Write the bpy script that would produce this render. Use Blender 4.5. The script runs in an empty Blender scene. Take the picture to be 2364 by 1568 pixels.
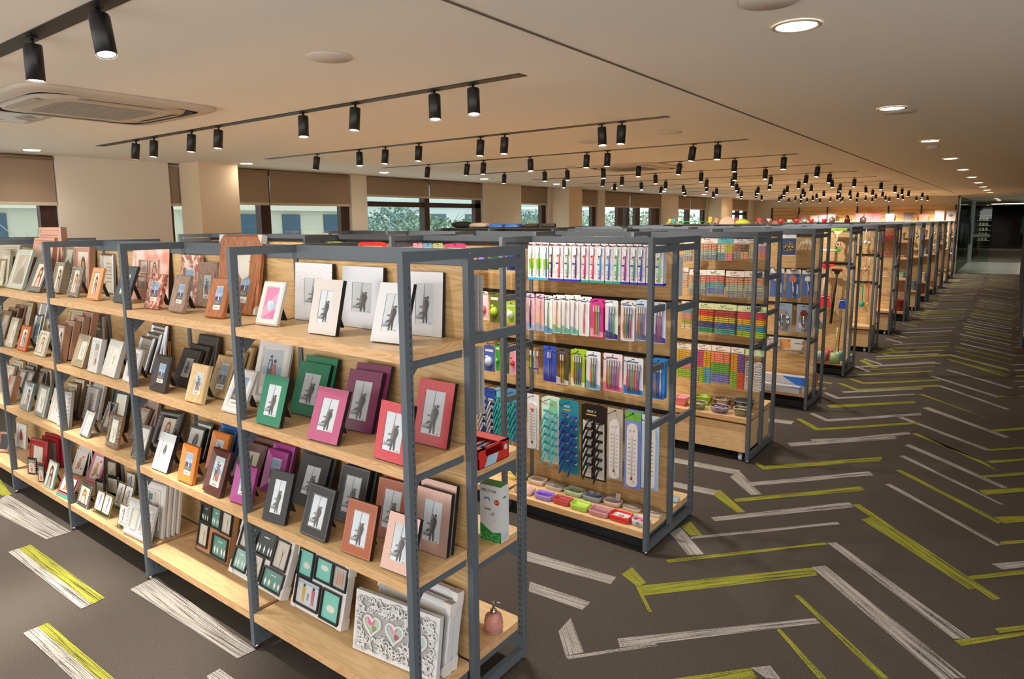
import bpy, math, random
from mathutils import Matrix, Vector
random.seed(7)
R=math.radians
scn=bpy.context.scene
COL=scn.collection

# ------------------------------------------------------------------ camera, world, exposure
H_CAM=1.8424; F_PX=1546.94; CY=721.285
cd=bpy.data.cameras.new('camera'); cam=bpy.data.objects.new('camera',cd); COL.objects.link(cam)
_p,_y,_r=0.13469870,0.64358423,-0.00809902
fw=Vector((-math.sin(_y)*math.cos(_p),math.cos(_y)*math.cos(_p),-math.sin(_p)))
rt=Vector((math.cos(_y),math.sin(_y),0)); up=rt.cross(fw)
r2=rt*math.cos(_r)+up*math.sin(_r); u2=-rt*math.sin(_r)+up*math.cos(_r)
cam.matrix_world=Matrix(((r2.x,u2.x,-fw.x,0),(r2.y,u2.y,-fw.y,0),(r2.z,u2.z,-fw.z,H_CAM),(0,0,0,1)))
cd.sensor_fit='HORIZONTAL'; cd.sensor_width=36; cd.lens=F_PX*36/2364
cd.shift_y=(CY-784)/2364; cd.clip_end=200; cd.clip_start=.02
scn.camera=cam
vs=scn.view_settings
vs.view_transform='Standard'; vs.look='None'; vs.gamma=1; vs.use_curve_mapping=False; vs.exposure=1.14
w=bpy.data.worlds.new('overcast'); scn.world=w; w.use_nodes=True
bg=w.node_tree.nodes['Background']; bg.inputs[0].default_value=(1,.98,.97,1); bg.inputs[1].default_value=1.15

# ------------------------------------------------------------------ materials
def lin(h):
    h=h.lstrip('#'); o=[]
    for i in (0,2,4):
        c=int(h[i:i+2],16)/255; o.append(c/12.92 if c<=.04045 else ((c+.055)/1.055)**2.4)
    return (*o,1)
MC={}
def mat(hexc,rough=.5,metal=0,key=None,emis=None,alpha=None,bump=None,spec=.5,trans=None):
    k=key or (hexc,rough,metal,emis,alpha,bump,trans)
    if k in MC: return MC[k]
    m=bpy.data.materials.new('mat_'+hexc); m.use_nodes=True; nt=m.node_tree; b=nt.nodes['Principled BSDF']
    b.inputs['Base Color'].default_value=lin(hexc); b.inputs['Roughness'].default_value=rough; b.inputs['Metallic'].default_value=metal
    if emis: b.inputs['Emission Color'].default_value=lin(hexc); b.inputs['Emission Strength'].default_value=emis
    if trans: b.inputs['Transmission Weight'].default_value=trans; b.inputs['IOR'].default_value=1.45
    if alpha is not None:
        b.inputs['Alpha'].default_value=alpha
    if bump:
        n=nt.nodes.new('ShaderNodeTexNoise'); n.inputs['Scale'].default_value=bump[0]; n.inputs['Detail'].default_value=3
        tc=nt.nodes.new('ShaderNodeTexCoord'); nt.links.new(tc.outputs['Object'],n.inputs['Vector'])
        bp=nt.nodes.new('ShaderNodeBump'); bp.inputs['Strength'].default_value=bump[1]; bp.inputs['Distance'].default_value=.01
        nt.links.new(n.outputs['Fac'],bp.inputs['Height']); nt.links.new(bp.outputs[0],b.inputs['Normal'])
    MC[k]=m; return m
def nodes(name):
    m=bpy.data.materials.new(name); m.use_nodes=True; nt=m.node_tree; return m,nt,nt.nodes['Principled BSDF']
def ramp(nt,stops,src):
    r=nt.nodes.new('ShaderNodeValToRGB'); e=r.color_ramp.elements
    while len(e)<len(stops): e.new(.5)
    for i,(p,c) in enumerate(stops): e[i].position=p; e[i].color=lin(c)
    nt.links.new(src,r.inputs[0]); return r.outputs[0]
def wood(name,c1,c2,c3,axis=0,scale=1.0,rough=.45):
    if name in MC: return MC[name]
    m,nt,b=nodes(name); tc=nt.nodes.new('ShaderNodeTexCoord'); mp=nt.nodes.new('ShaderNodeMapping')
    s=[9*scale]*3; s[axis]=1.1*scale; mp.inputs['Scale'].default_value=s
    nt.links.new(tc.outputs['Object'],mp.inputs[0])
    n=nt.nodes.new('ShaderNodeTexNoise'); n.inputs['Scale'].default_value=1.6; n.inputs['Detail'].default_value=2; n.inputs['Distortion'].default_value=.5
    nt.links.new(mp.outputs[0],n.inputs['Vector'])
    mu=nt.nodes.new('ShaderNodeMath'); mu.operation='MULTIPLY'; mu.inputs[1].default_value=17
    nt.links.new(n.outputs['Fac'],mu.inputs[0]); fr=nt.nodes.new('ShaderNodeMath'); fr.operation='PINGPONG'; fr.inputs[1].default_value=1
    nt.links.new(mu.outputs[0],fr.inputs[0])
    n2=nt.nodes.new('ShaderNodeTexNoise'); n2.inputs['Scale'].default_value=14; n2.inputs['Detail'].default_value=4
    nt.links.new(mp.outputs[0],n2.inputs['Vector'])
    mx=nt.nodes.new('ShaderNodeMath'); mx.operation='MULTIPLY_ADD'; mx.inputs[1].default_value=.35
    nt.links.new(n2.outputs['Fac'],mx.inputs[0]); nt.links.new(fr.outputs[0],mx.inputs[2])
    ad=nt.nodes.new('ShaderNodeMath'); ad.operation='MULTIPLY'; ad.inputs[1].default_value=.8; nt.links.new(mx.outputs[0],ad.inputs[0])
    nt.links.new(ramp(nt,[(0,c1),(.55,c2),(1,c3)],ad.outputs[0]),b.inputs['Base Color'])
    b.inputs['Roughness'].default_value=rough; MC[name]=m; return m
def speck(name,c1,c2,scale=120,rough=.3,thr=(.55,.62),voro=False,metal=0):
    if name in MC: return MC[name]
    m,nt,b=nodes(name); tc=nt.nodes.new('ShaderNodeTexCoord')
    if voro:
        n=nt.nodes.new('ShaderNodeTexVoronoi'); n.inputs['Scale'].default_value=scale; nt.links.new(tc.outputs['Object'],n.inputs['Vector'])
        src=n.outputs['Color']; sep=nt.nodes.new('ShaderNodeSeparateColor'); nt.links.new(src,sep.inputs[0]); src=sep.outputs[0]
    else:
        n=nt.nodes.new('ShaderNodeTexNoise'); n.inputs['Scale'].default_value=scale; n.inputs['Detail'].default_value=1; nt.links.new(tc.outputs['Object'],n.inputs['Vector']); src=n.outputs['Fac']
    nt.links.new(ramp(nt,[(thr[0],c1),(thr[1],c2)],src),b.inputs['Base Color']); b.inputs['Roughness'].default_value=rough; b.inputs['Metallic'].default_value=metal
    MC[name]=m; return m
def glassmat(name,tint,gloss=.12,rough=.03):
    if name in MC: return MC[name]
    m=bpy.data.materials.new(name); m.use_nodes=True; nt=m.node_tree; nt.nodes.clear()
    o=nt.nodes.new('ShaderNodeOutputMaterial'); t=nt.nodes.new('ShaderNodeBsdfTransparent'); g=nt.nodes.new('ShaderNodeBsdfGlossy'); x=nt.nodes.new('ShaderNodeMixShader')
    t.inputs[0].default_value=lin(tint); g.inputs['Roughness'].default_value=rough; x.inputs[0].default_value=gloss
    nt.links.new(t.outputs[0],x.inputs[1]); nt.links.new(g.outputs[0],x.inputs[2]); nt.links.new(x.outputs[0],o.inputs[0]); MC[name]=m; return m

OAKS=wood('ash_shelf','e6c89a','e0be8c','d6b07e',0,1.3,.42)      # shelves, grain along the row
OAKP=wood('ash_panel','d4b484','c8a470','b8925e',0,1.1,.5)
OAKE=wood('ash_edge','e0b888','d8ac7a','c89868',0,2.0,.5)
OAKX=wood('ash_end_grain','e0b888','d8ac7a','c89868',1,2.0,.5)
STEEL=mat('5b636b',.5,.05,bump=(900,.12))
DARK=mat('1b1d1f',.5); BLACK=mat('0c0c0d',.35); WHITE=mat('e6e6e4',.5); CHROME=mat('d8d8da',.12,1.0)

# ------------------------------------------------------------------ mesh builder
class B:
    def __init__(s): s.v=[];s.f=[];s.mi=[];s.mats=[];s.M=Matrix();s.uv={};s.sm=[]
    def m(s,m):
        if m not in s.mats: s.mats.append(m)
        return s.mats.index(m)
    def add(s,vs,fs,m,smooth=False,uvs=None):
        o=len(s.v); s.v+=[tuple(s.M@Vector(p)) for p in vs]; k=s.m(m)
        for j,f in enumerate(fs):
            if uvs: s.uv[len(s.f)]=uvs[j]
            s.f.append([o+i for i in f]); s.mi.append(k); s.sm.append(smooth)
    def box(s,x0,x1,y0,y1,z0,z1,m):
        v=[(x0,y0,z0),(x1,y0,z0),(x1,y1,z0),(x0,y1,z0),(x0,y0,z1),(x1,y0,z1),(x1,y1,z1),(x0,y1,z1)]
        s.add(v,[(0,3,2,1),(4,5,6,7),(0,1,5,4),(1,2,6,5),(2,3,7,6),(3,0,4,7)],m)
    def quad(s,a,b,c,d,m): s.add([a,b,c,d],[(0,1,2,3)],m)
    def rect(s,x0,x1,z0,z1,y,m): s.quad((x0,y,z0),(x1,y,z0),(x1,y,z1),(x0,y,z1),m)   # faces -Y
    def poly(s,pts,y,m): s.add([(p[0],y,p[1]) for p in pts],[tuple(range(len(pts)))],m)
    def disc(s,cx,cz,r,y,m,n=14,rz=None): s.poly([(cx+r*math.cos(2*math.pi*i/n),cz+(rz or r)*math.sin(2*math.pi*i/n)) for i in range(n)],y,m)
    def prism(s,pts,y0,y1,m):            # polygon in XZ (ccw seen from -Y) extruded in Y
        n=len(pts); v=[(p[0],y0,p[1]) for p in pts]+[(p[0],y1,p[1]) for p in pts]
        s.add(v,[tuple(range(n)),tuple(range(2*n-1,n-1,-1))]+[(i,n+i,n+(i+1)%n,(i+1)%n) for i in range(n)],m)
    def tube(s,pts,r,m,n=6,r_end=None,smooth=True):
        pts=[Vector(p) for p in pts]; rings=[]; L=len(pts); prev=None
        for i,p in enumerate(pts):
            t=(pts[min(i+1,L-1)]-pts[max(i-1,0)]).normalized()
            a=t.cross(Vector((0,0,1)) if abs(t.z)<.95 else Vector((0,1,0))).normalized()
            if prev is not None:
                a=(prev-t*prev.dot(t)); a=a.normalized() if a.length>1e-6 else t.orthogonal().normalized()
            prev=a; b=t.cross(a); rr=r if r_end is None else r+(r_end-r)*i/(L-1)
            if isinstance(r,(list,tuple)): rr=r[i]
            rings.append([p+(a*math.cos(2*math.pi*k/n)+b*math.sin(2*math.pi*k/n))*rr for k in range(n)])
        v=[tuple(q) for g in rings for q in g]; f=[]
        for i in range(L-1):
            for k in range(n): f.append((i*n+k,i*n+(k+1)%n,(i+1)*n+(k+1)%n,(i+1)*n+k))
        f.append(tuple(range(n-1,-1,-1))); f.append(tuple((L-1)*n+k for k in range(n)))
        s.add(v,f,m,smooth)
    def lathe(s,prof,m,c=(0,0,0),n=20,sx=1,sy=1,sup=2,smooth=True,cap=True):   # prof (r,z); superellipse exponent
        v=[];f=[]
        for (r,z) in prof:
            for k in range(n):
                a=2*math.pi*k/n; ca,sa=math.cos(a),math.sin(a); e=2/sup
                v.append((c[0]+sx*r*math.copysign(abs(ca)**e,ca),c[1]+sy*r*math.copysign(abs(sa)**e,sa),c[2]+z))
        for i in range(len(prof)-1):
            for k in range(n): f.append((i*n+k,i*n+(k+1)%n,(i+1)*n+(k+1)%n,(i+1)*n+k))
        if cap: f.append(tuple(range(n-1,-1,-1))); f.append(tuple((len(prof)-1)*n+k for k in range(n)))
        s.add(v,f,m,smooth)
    def rings(s,w,h,prof,m):     # mitred picture frame moulding. prof: list of (inset,y) ; rect x -w/2..w/2, z 0..h
        R_=[[(-w/2+t,y,t),(w/2-t,y,t),(w/2-t,y,h-t),(-w/2+t,y,h-t)] for t,y in prof]
        v=[p for r in R_ for p in r]; f=[]
        for i in range(len(prof)-1):
            for k in range(4): f.append((i*4+k,i*4+(k+1)%4,(i+1)*4+(k+1)%4,(i+1)*4+k))
        s.add(v,f,m)
    def ball(s,c,r,m,n=8,sz=1):
        s.lathe([(r*math.sin(math.pi*i/(n//2+1)) if 0<i<n//2+1 else r*.02,-r*sz*math.cos(math.pi*i/(n//2+1))) for i in range(n//2+2)],m,c,n)
    def text(s,t,size,x,z,y,m,rot=0,align='CENTER'):
        me=textmesh(t,align)
        if not me: return
        ca,sa=math.cos(rot),math.sin(rot)
        v=[(x+(p[0]*ca-p[1]*sa)*size,y,z+(p[0]*sa+p[1]*ca)*size) for p in me[0]]
        s.add(v,me[1],m)
    def build(s,name,parent=None,loc=None,rot=None):
        me=bpy.data.meshes.new(name); me.from_pydata(s.v,[],s.f); 
        for m in s.mats: me.materials.append(m)
        me.polygons.foreach_set('material_index',s.mi); me.polygons.foreach_set('use_smooth',s.sm)
        if s.uv:
            ul=me.uv_layers.new(name='uv')
            for pi,u in s.uv.items():
                for li,c in zip(me.polygons[pi].loop_indices,u): ul.data[li].uv=c
        me.update()
        o=bpy.data.objects.new(name,me); COL.objects.link(o)
        if parent: o.parent=parent
        if loc: o.location=loc
        if rot: o.rotation_euler=rot
        return o
TM={}
def textmesh(t,align):
    if (t,align) in TM: return TM[(t,align)]
    c=bpy.data.curves.new('t','FONT'); c.body=t; c.align_x=align; c.align_y='CENTER'; c.resolution_u=2
    o=bpy.data.objects.new('t',c); me=bpy.data.meshes.new_from_object(o)
    r=([tuple(v.co) for v in me.vertices],[tuple(p.vertices) for p in me.polygons])
    bpy.data.objects.remove(o); bpy.data.meshes.remove(me); bpy.data.curves.remove(c)
    TM[(t,align)]=r; return r
THINGS=[]
def tag(o,label,cat,group=None,kind=None):
    o['label']=label; o['category']=cat
    if group: o['group']=group
    if kind: o['kind']=kind
    THINGS.append(o); return o
def thing(name,label,cat,loc=(0,0,0),rz=0,group=None,kind=None,rx=0):
    o=bpy.data.objects.new(name,None); COL.objects.link(o); o.empty_display_size=.05
    o.location=loc; o.rotation_euler=(rx,0,rz); return tag(o,label,cat,group,kind)
def struct(name,b,**k):
    o=b.build(name,**k); o['kind']='structure'; return o
def dup(root):
    r=root.copy(); COL.objects.link(r)
    for ch in list(root.children):
        c=ch.copy(); COL.objects.link(c); c.parent=r
        for g in list(ch.children):
            d=g.copy(); COL.objects.link(d); d.parent=c
    THINGS.append(r); return r
ORD=['first','second','third','fourth','fifth','sixth','seventh','eighth','ninth','tenth','eleventh','twelfth','thirteenth','fourteenth','fifteenth','sixteenth','seventeenth','eighteenth','nineteenth','twentieth']

# ------------------------------------------------------------------ layout constants
XE,Y0,D,S,W,W1=-1.5350,1.4767,.6602,1.7543,.969,.985
HS=1.75; HC=2.571; XW=-8.2; YB=26.75
NB=5
def xk(k): return XE-(W1+(k-1)*W if k>0 else 0)
def xr(r,k): return xk(k)+(0 if r==0 else .028)
def yr(r): return Y0+r*S
def yc(r): return Y0+r*S+D/2
PW,PD=.026,.033
# ------------------------------------------------------------------ floor
def carpet():
    m,nt,b=nodes('carpet_loop'); tc=nt.nodes.new('ShaderNodeTexCoord'); mp=nt.nodes.new('ShaderNodeMapping'); mp.inputs['Scale'].default_value=(140,260,1)
    nt.links.new(tc.outputs['Object'],mp.inputs[0]); n=nt.nodes.new('ShaderNodeTexNoise'); n.inputs['Scale'].default_value=2.2; n.inputs['Detail'].default_value=3
    nt.links.new(mp.outputs[0],n.inputs['Vector'])
    n2=nt.nodes.new('ShaderNodeTexNoise'); n2.inputs['Scale'].default_value=1.2; nt.links.new(tc.outputs['Object'],n2.inputs['Vector'])
    c=ramp(nt,[(.34,'332f2a'),(.5,'504a43'),(.66,'7c726a')],n.outputs['Fac'])
    mx=nt.nodes.new('ShaderNodeMixRGB'); mx.blend_type='MULTIPLY'; mx.inputs[0].default_value=.25; nt.links.new(c,mx.inputs[1]); nt.links.new(n2.outputs['Fac'],mx.inputs[2])
    nt.links.new(mx.outputs[0],b.inputs['Base Color']); b.inputs['Roughness'].default_value=.95; b.inputs['Specular IOR Level'].default_value=.15
    bp=nt.nodes.new('ShaderNodeBump'); bp.inputs['Strength'].default_value=.35; bp.inputs['Distance'].default_value=.004
    nt.links.new(n.outputs['Fac'],bp.inputs['Height']); nt.links.new(bp.outputs[0],b.inputs['Normal']); return m
def stripe(name,c1,c2,gap):
    m,nt,b=nodes(name); uv=nt.nodes.new('ShaderNodeUVMap'); mp=nt.nodes.new('ShaderNodeMapping'); mp.inputs['Scale'].default_value=(1.2,14,1)
    nt.links.new(uv.outputs[0],mp.inputs[0]); n=nt.nodes.new('ShaderNodeTexNoise'); n.inputs['Scale'].default_value=1.6; n.inputs['Detail'].default_value=2; n.inputs['Roughness'].default_value=.7
    nt.links.new(mp.outputs[0],n.inputs['Vector'])
    mp2=nt.nodes.new('ShaderNodeMapping'); mp2.inputs['Scale'].default_value=(90,30,1); nt.links.new(uv.outputs[0],mp2.inputs[0])
    n2=nt.nodes.new('ShaderNodeTexNoise'); n2.inputs['Scale'].default_value=1; nt.links.new(mp2.outputs[0],n2.inputs['Vector'])
    ma=nt.nodes.new('ShaderNodeMath'); ma.operation='MULTIPLY_ADD'; ma.inputs[1].default_value=.3; nt.links.new(n2.outputs['Fac'],ma.inputs[0]); nt.links.new(n.outputs['Fac'],ma.inputs[2])
    nt.links.new(ramp(nt,[(.575,gap),(.61,c2),(.70,c1)],ma.outputs[0]),b.inputs['Base Color'])
    b.inputs['Roughness'].default_value=.95; b.inputs['Specular IOR Level'].default_value=.1; return m
CARPET=carpet(); SW=stripe('carpet_pale','b0aca6','948f88','4c4640'); SY=stripe('carpet_lime','9c9e38','85863a','484430')
fl=B(); fl.quad((-8.4,-2.5,0),(3.2,-2.5,0),(3.2,60,0),(-8.4,60,0),CARPET)
def fq(c,p,z=.0012):
    pts=[(p[0],p[1],z),(p[2],p[3],z),(p[4],p[5],z),(p[6],p[7],z)]
    w_=math.hypot(p[2]-p[0],p[3]-p[1]); l_=math.hypot(p[6]-p[0],p[7]-p[1])
    w_=(w_)/.1
    fl.add(pts,[(0,1,2,3)],SW if c=='W' else SY,uvs=[[(0,0),(0,w_),(l_,w_),(l_,0)]])
FLOOR=[
["W",-1.29,2.48,-1.25,2.43,-0.59,3.13,-0.62,3.16],
["W",-1.41,2.24,-1.39,2.23,-1.12,2.54,-1.14,2.55],
["W",-1.53,2.37,-1.54,2.49,-1.36,2.31,-1.41,2.24],
["Y",-1.53,2.98,-1.52,3.08,-1.39,2.98,-1.41,2.92],
["Y",-1.42,2.92,-1.4,2.92,-1.25,2.76,-1.27,2.75],
["Y",-1.41,2.93,-1.35,2.86,-0.7,3.57,-0.74,3.64],
["W",-2.1,2.89,-2.03,2.8,-1.53,2.86,-1.54,2.94],
["W",-1.88,2.64,-1.83,2.56,-1.53,2.58,-1.53,2.66],
["W",-1.52,3.57,-1.5,3.68,-1.26,3.44,-1.33,3.38],
["Y",-1.5,3.69,-1.48,3.79,-1.35,3.65,-1.41,3.61],
["W",-1.4,3.6,-1.39,3.57,-0.73,4.28,-0.75,4.31],
["Y",-1.41,3.26,-1.38,3.24,-0.73,3.96,-0.75,3.98],
["W",-1.4,3.92,-1.36,3.88,-0.71,4.6,-0.75,4.67],
["Y",-1.52,4.27,-1.51,4.38,-1.25,4.12,-1.29,4.08],
["W",-1.92,4.32,-1.88,4.23,-1.51,4.26,-1.51,4.36],
["W",-2.16,4.78,-2.12,4.68,-1.52,4.72,-1.51,4.82],
["W",-1.53,4.65,-1.51,4.8,-1.25,4.46,-1.31,4.41],
["Y",-1.38,4.28,-1.35,4.24,-0.7,4.94,-0.74,5.0],
["W",-1.39,4.62,-1.36,4.56,-0.7,5.28,-0.74,5.35],
["Y",-1.39,5.02,-1.36,4.95,-0.71,5.63,-0.71,5.75],
["Y",-1.47,5.02,-1.46,5.06,-1.35,4.97,-1.38,4.93],
["W",-1.4,5.66,-1.35,5.59,-0.69,6.29,-0.72,6.38],
["W",-0.61,6.15,-0.58,6.21,0.08,5.57,0.05,5.53],
["W",-0.61,5.84,-0.58,5.88,0.07,5.2,0.04,5.2],
["Y",-0.59,5.48,-0.56,5.52,0.06,4.89,0.04,4.85],
["W",-0.61,5.14,-0.58,5.17,0.06,4.53,0.04,4.5],
["Y",-0.64,4.43,-0.6,4.5,-0.03,3.9,-0.06,3.87],
["Y",-0.73,4.64,-0.69,4.67,0.07,3.86,0.04,3.82],
["W",-0.74,3.98,-0.7,4.02,-0.03,3.4,-0.09,3.35],
["W",-0.75,3.64,-0.69,3.7,-0.03,3.08,-0.11,3.01],
["Y",-0.75,3.3,-0.73,3.32,-0.28,2.89,-0.31,2.87],
["Y",-0.74,2.96,-0.73,2.98,-0.48,2.74,-0.51,2.72],
["Y",-0.98,2.38,-0.93,2.35,-0.71,2.58,-0.75,2.63],
["W",-0.75,2.63,-0.69,2.69,-0.63,2.63,-0.68,2.6],
["Y",-0.07,4.02,-0.06,3.98,0.21,4.26,0.21,4.32],
["Y",-0.09,3.34,-0.06,3.31,0.2,3.61,0.2,3.64],
["Y",0.05,3.55,0.07,3.52,0.2,3.66,0.2,3.7],
["W",0.02,4.24,0.07,4.2,0.21,4.35,0.21,4.43],
["Y",0.05,4.57,0.06,4.53,0.22,4.69,0.22,4.74],
["Y",0.02,4.95,0.07,4.87,0.22,5.03,0.22,5.12],
["Y",-0.08,5.39,-0.04,5.32,0.23,5.61,0.23,5.69],
["Y",-0.09,5.71,-0.07,5.67,0.24,5.98,0.24,6.06],
["Y",-0.6,6.52,-0.57,6.58,0.03,5.87,-0.07,6.07],
["Y",-0.06,6.1,-0.03,6.06,0.24,6.35,0.25,6.41],
["Y",-0.07,6.41,-0.05,6.38,0.25,6.69,0.25,6.75],
["W",-0.42,6.68,-0.39,6.7,-0.04,6.43,-0.07,6.4],
["W",-0.62,7.5,-0.57,7.57,0.08,6.9,0.05,6.85],
["W",-0.76,7.0,-0.73,7.05,-0.04,6.42,-0.07,6.38],
["Y",-0.07,7.03,-0.05,6.98,0.22,7.26,0.22,7.36],
["Y",-0.72,8.09,-0.68,8.12,0.06,7.27,0.02,7.32],
["W",-0.59,8.62,-0.55,8.65,0.08,7.93,0.04,7.9],
["W",-0.71,9.11,-0.66,9.14,-0.01,8.44,-0.04,8.39],
["Y",-0.05,8.38,-0.04,8.46,0.24,8.68,0.24,8.75],
["Y",-1.4,7.08,-1.34,6.99,-0.68,7.67,-0.71,7.74],
["W",-1.46,6.66,-1.43,6.71,-1.23,6.52,-1.28,6.49],
["W",-1.29,6.56,-1.24,6.51,-0.59,7.21,-0.61,7.29],
["Y",-1.52,6.41,-1.49,6.45,-1.24,6.19,-1.29,6.14],
["Y",-1.28,6.24,-1.25,6.18,-0.58,6.88,-0.6,6.94],
["W",-1.74,6.28,-1.7,6.17,-1.51,6.21,-1.51,6.33],
["W",-1.27,5.87,-1.24,5.82,-0.68,6.31,-0.71,6.37],
["W",-1.37,5.65,-1.34,5.61,-0.6,6.51,-0.63,6.57],
["W",-1.53,7.56,-1.51,7.62,-1.32,7.43,-1.37,7.38],
["W",-1.38,7.45,-1.32,7.43,-0.72,8.04,-0.75,8.07],
["Y",-1.51,8.13,-1.45,8.14,-1.24,7.93,-1.27,7.86],
["Y",-1.28,7.93,-1.26,7.87,-0.57,8.57,-0.58,8.67],
["W",-1.39,7.74,-1.35,7.69,-0.69,8.35,-0.71,8.41],
["Y",-1.44,8.42,-1.41,8.46,-1.24,8.3,-1.27,8.23],
["Y",-1.28,8.31,-1.24,8.25,-0.58,8.89,-0.59,8.97],
["Y",-1.54,9.63,-1.5,9.71,-1.25,9.28,-1.31,9.18],
["W",-1.51,9.15,-1.49,9.24,-1.29,8.97,-1.33,8.92],
["Y",-1.38,9.86,-1.36,9.8,-0.6,10.63,-0.64,10.73],
["Y",-0.64,10.67,-0.59,10.7,0.09,9.96,0.05,9.93],
["Y",-0.58,10.29,-0.54,10.32,0.04,9.59,-0.0,9.56],
["W",-0.58,9.59,-0.54,9.62,0.1,8.96,0.06,8.91],
["W",-1.46,9.24,-1.43,9.18,-0.71,10.02,-0.73,10.1],
["Y",-1.4,8.72,-1.38,8.67,-0.69,9.39,-0.71,9.45],
["W",-5.3,1.28,-5.45,1.44,-4.45,1.47,-4.46,1.34],
["Y",-5.81,1.39,-5.84,1.51,-5.42,1.46,-5.44,1.41],
["Y",-4.46,1.2,-4.46,1.26,-3.5,1.27,-3.49,1.21],
["W",-4.46,1.15,-4.46,1.2,-3.49,1.21,-3.49,1.16],
["W",-3.49,0.92,-3.49,0.98,-2.8,0.99,-2.84,0.93],
["Y",-3.49,0.98,-3.49,1.02,-2.78,1.03,-2.8,0.99],
["W",-3.48,1.38,-3.5,1.52,-2.52,1.48,-2.53,1.4],
["W",-2.53,1.26,-2.53,1.32,-2.36,1.32,-2.37,1.23]]
for i,s in enumerate(FLOOR): fq(s[0],s[1:],.0010+.00002*i)
def diag(c,x0,y0,x1,y1,wd,z): fq(c,(x0,y0,x0,y0-wd,x1,y1-wd,x1,y1),z)
rf=random.Random(3); y=9.1; i=0
while y<27.5:
    i+=1
    for (xa,xb,sg) in ((-1.36,-.70,1),(-.60,.06,-1),(.10,.76,1)):
        if (xa==-.60 and y<9.6): continue
        c=rf.choice('WYWY-'); 
        if c=='-': continue
        jx=rf.uniform(-.05,.05); diag(c,xa+jx,y if sg>0 else y+.68,xb+jx,y+.68 if sg>0 else y,rf.choice((.05,.07,.1)),.0016+.00002*i+ (0 if sg>0 else .001))
    if rf.random()<.6: diag(rf.choice('WY'),-1.5,y+.1,-1.25,y-.15,.08,.0012)
    y+=rf.uniform(.26,.42)
# aisle-side carpet planks between the rows (run along the rows)
for r in range(1,9):
    for x in ((-2.5,) if r>3 else ())+(-3.6,-4.7,-5.8,-7.2):
        for yy in (yr(r)-.75,yr(r)-.45):
            if rf.random()<.6: fq(rf.choice('WWY'),(x,yy,x,yy+.08,x+.95,yy+.08,x+.95,yy),.0011)
for x,yy,c in ((-6.5,1.1,'W'),(-6.3,.4,'Y'),(-3.5,.3,'W'),(-5.2,.55,'W'),(-2.4,.55,'Y')): fq(c,(x,yy,x,yy+.09,x+.95,yy+.09,x+.95,yy),.0011)
struct('floor',fl)
wr=B(); wr.box(3.2,3.4,2.5,60,0,HC,mat('6a5e52',.9)); struct('wall_light_block',wr)  # unseen wall added to block sky light from the right side
# entrance mat by the glass door
# ------------------------------------------------------------------ ceiling
CEIL=mat('f0e7da',.9,bump=(40,.02)); 
cb=B(); cb.quad((-8.4,-2.5,HC),(-8.4,60,HC),(3.2,60,HC),(3.2,-2.5,HC),CEIL)
struct('ceiling',cb)
tb=B(); tb.box(-1.575,-1.563,-2.5,24,HC-.004,HC+.002,mat('6b5a4a',.9)); struct('trim_1',tb)
# ------------------------------------------------------------------ left wall with window bays
WALL=mat('e6dccc',.85); WARM=mat('e6d2b4',.85); FRAME=wood('window_wood','4a2a24','3a201c','2a1614',2,1,.5)
BLIND=mat('a08a74',.8,bump=(700,.25)); HEM=mat('c9bda6',.7)
SILL=.75; HEAD=2.56
wins=[(-2.2,2.90,2.05,[ -1.2,.2,1.6]),(4.09,4.60,2.06,[4.12]),(4.70,6.86,2.09,[5.46]),(7.17,10.05,2.25,[8.6]),(11.28,12.28,2.19,[]),(13.70,14.45,2.18,[]),(14.80,18.1,2.18,[16.2]),(19.3,21.6,2.17,[20.3]),(24.1,25.9,2.17,[25.0])]
edges=[-2.5]; 
wl=B(); prev=-2.6
for (a,b_,bz,mu) in wins:
    wl.box(XW-.25,XW,prev,a,0,HC,WALL); wl.box(XW-.25,XW,a,b_,0,SILL,WALL); prev=b_
wl.box(XW-.25,XW,prev,YB+.2,0,HC,WALL)
struct('wall_left',wl)
GL=glassmat('window_glass','e4eeec',.06,.02)
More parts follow.
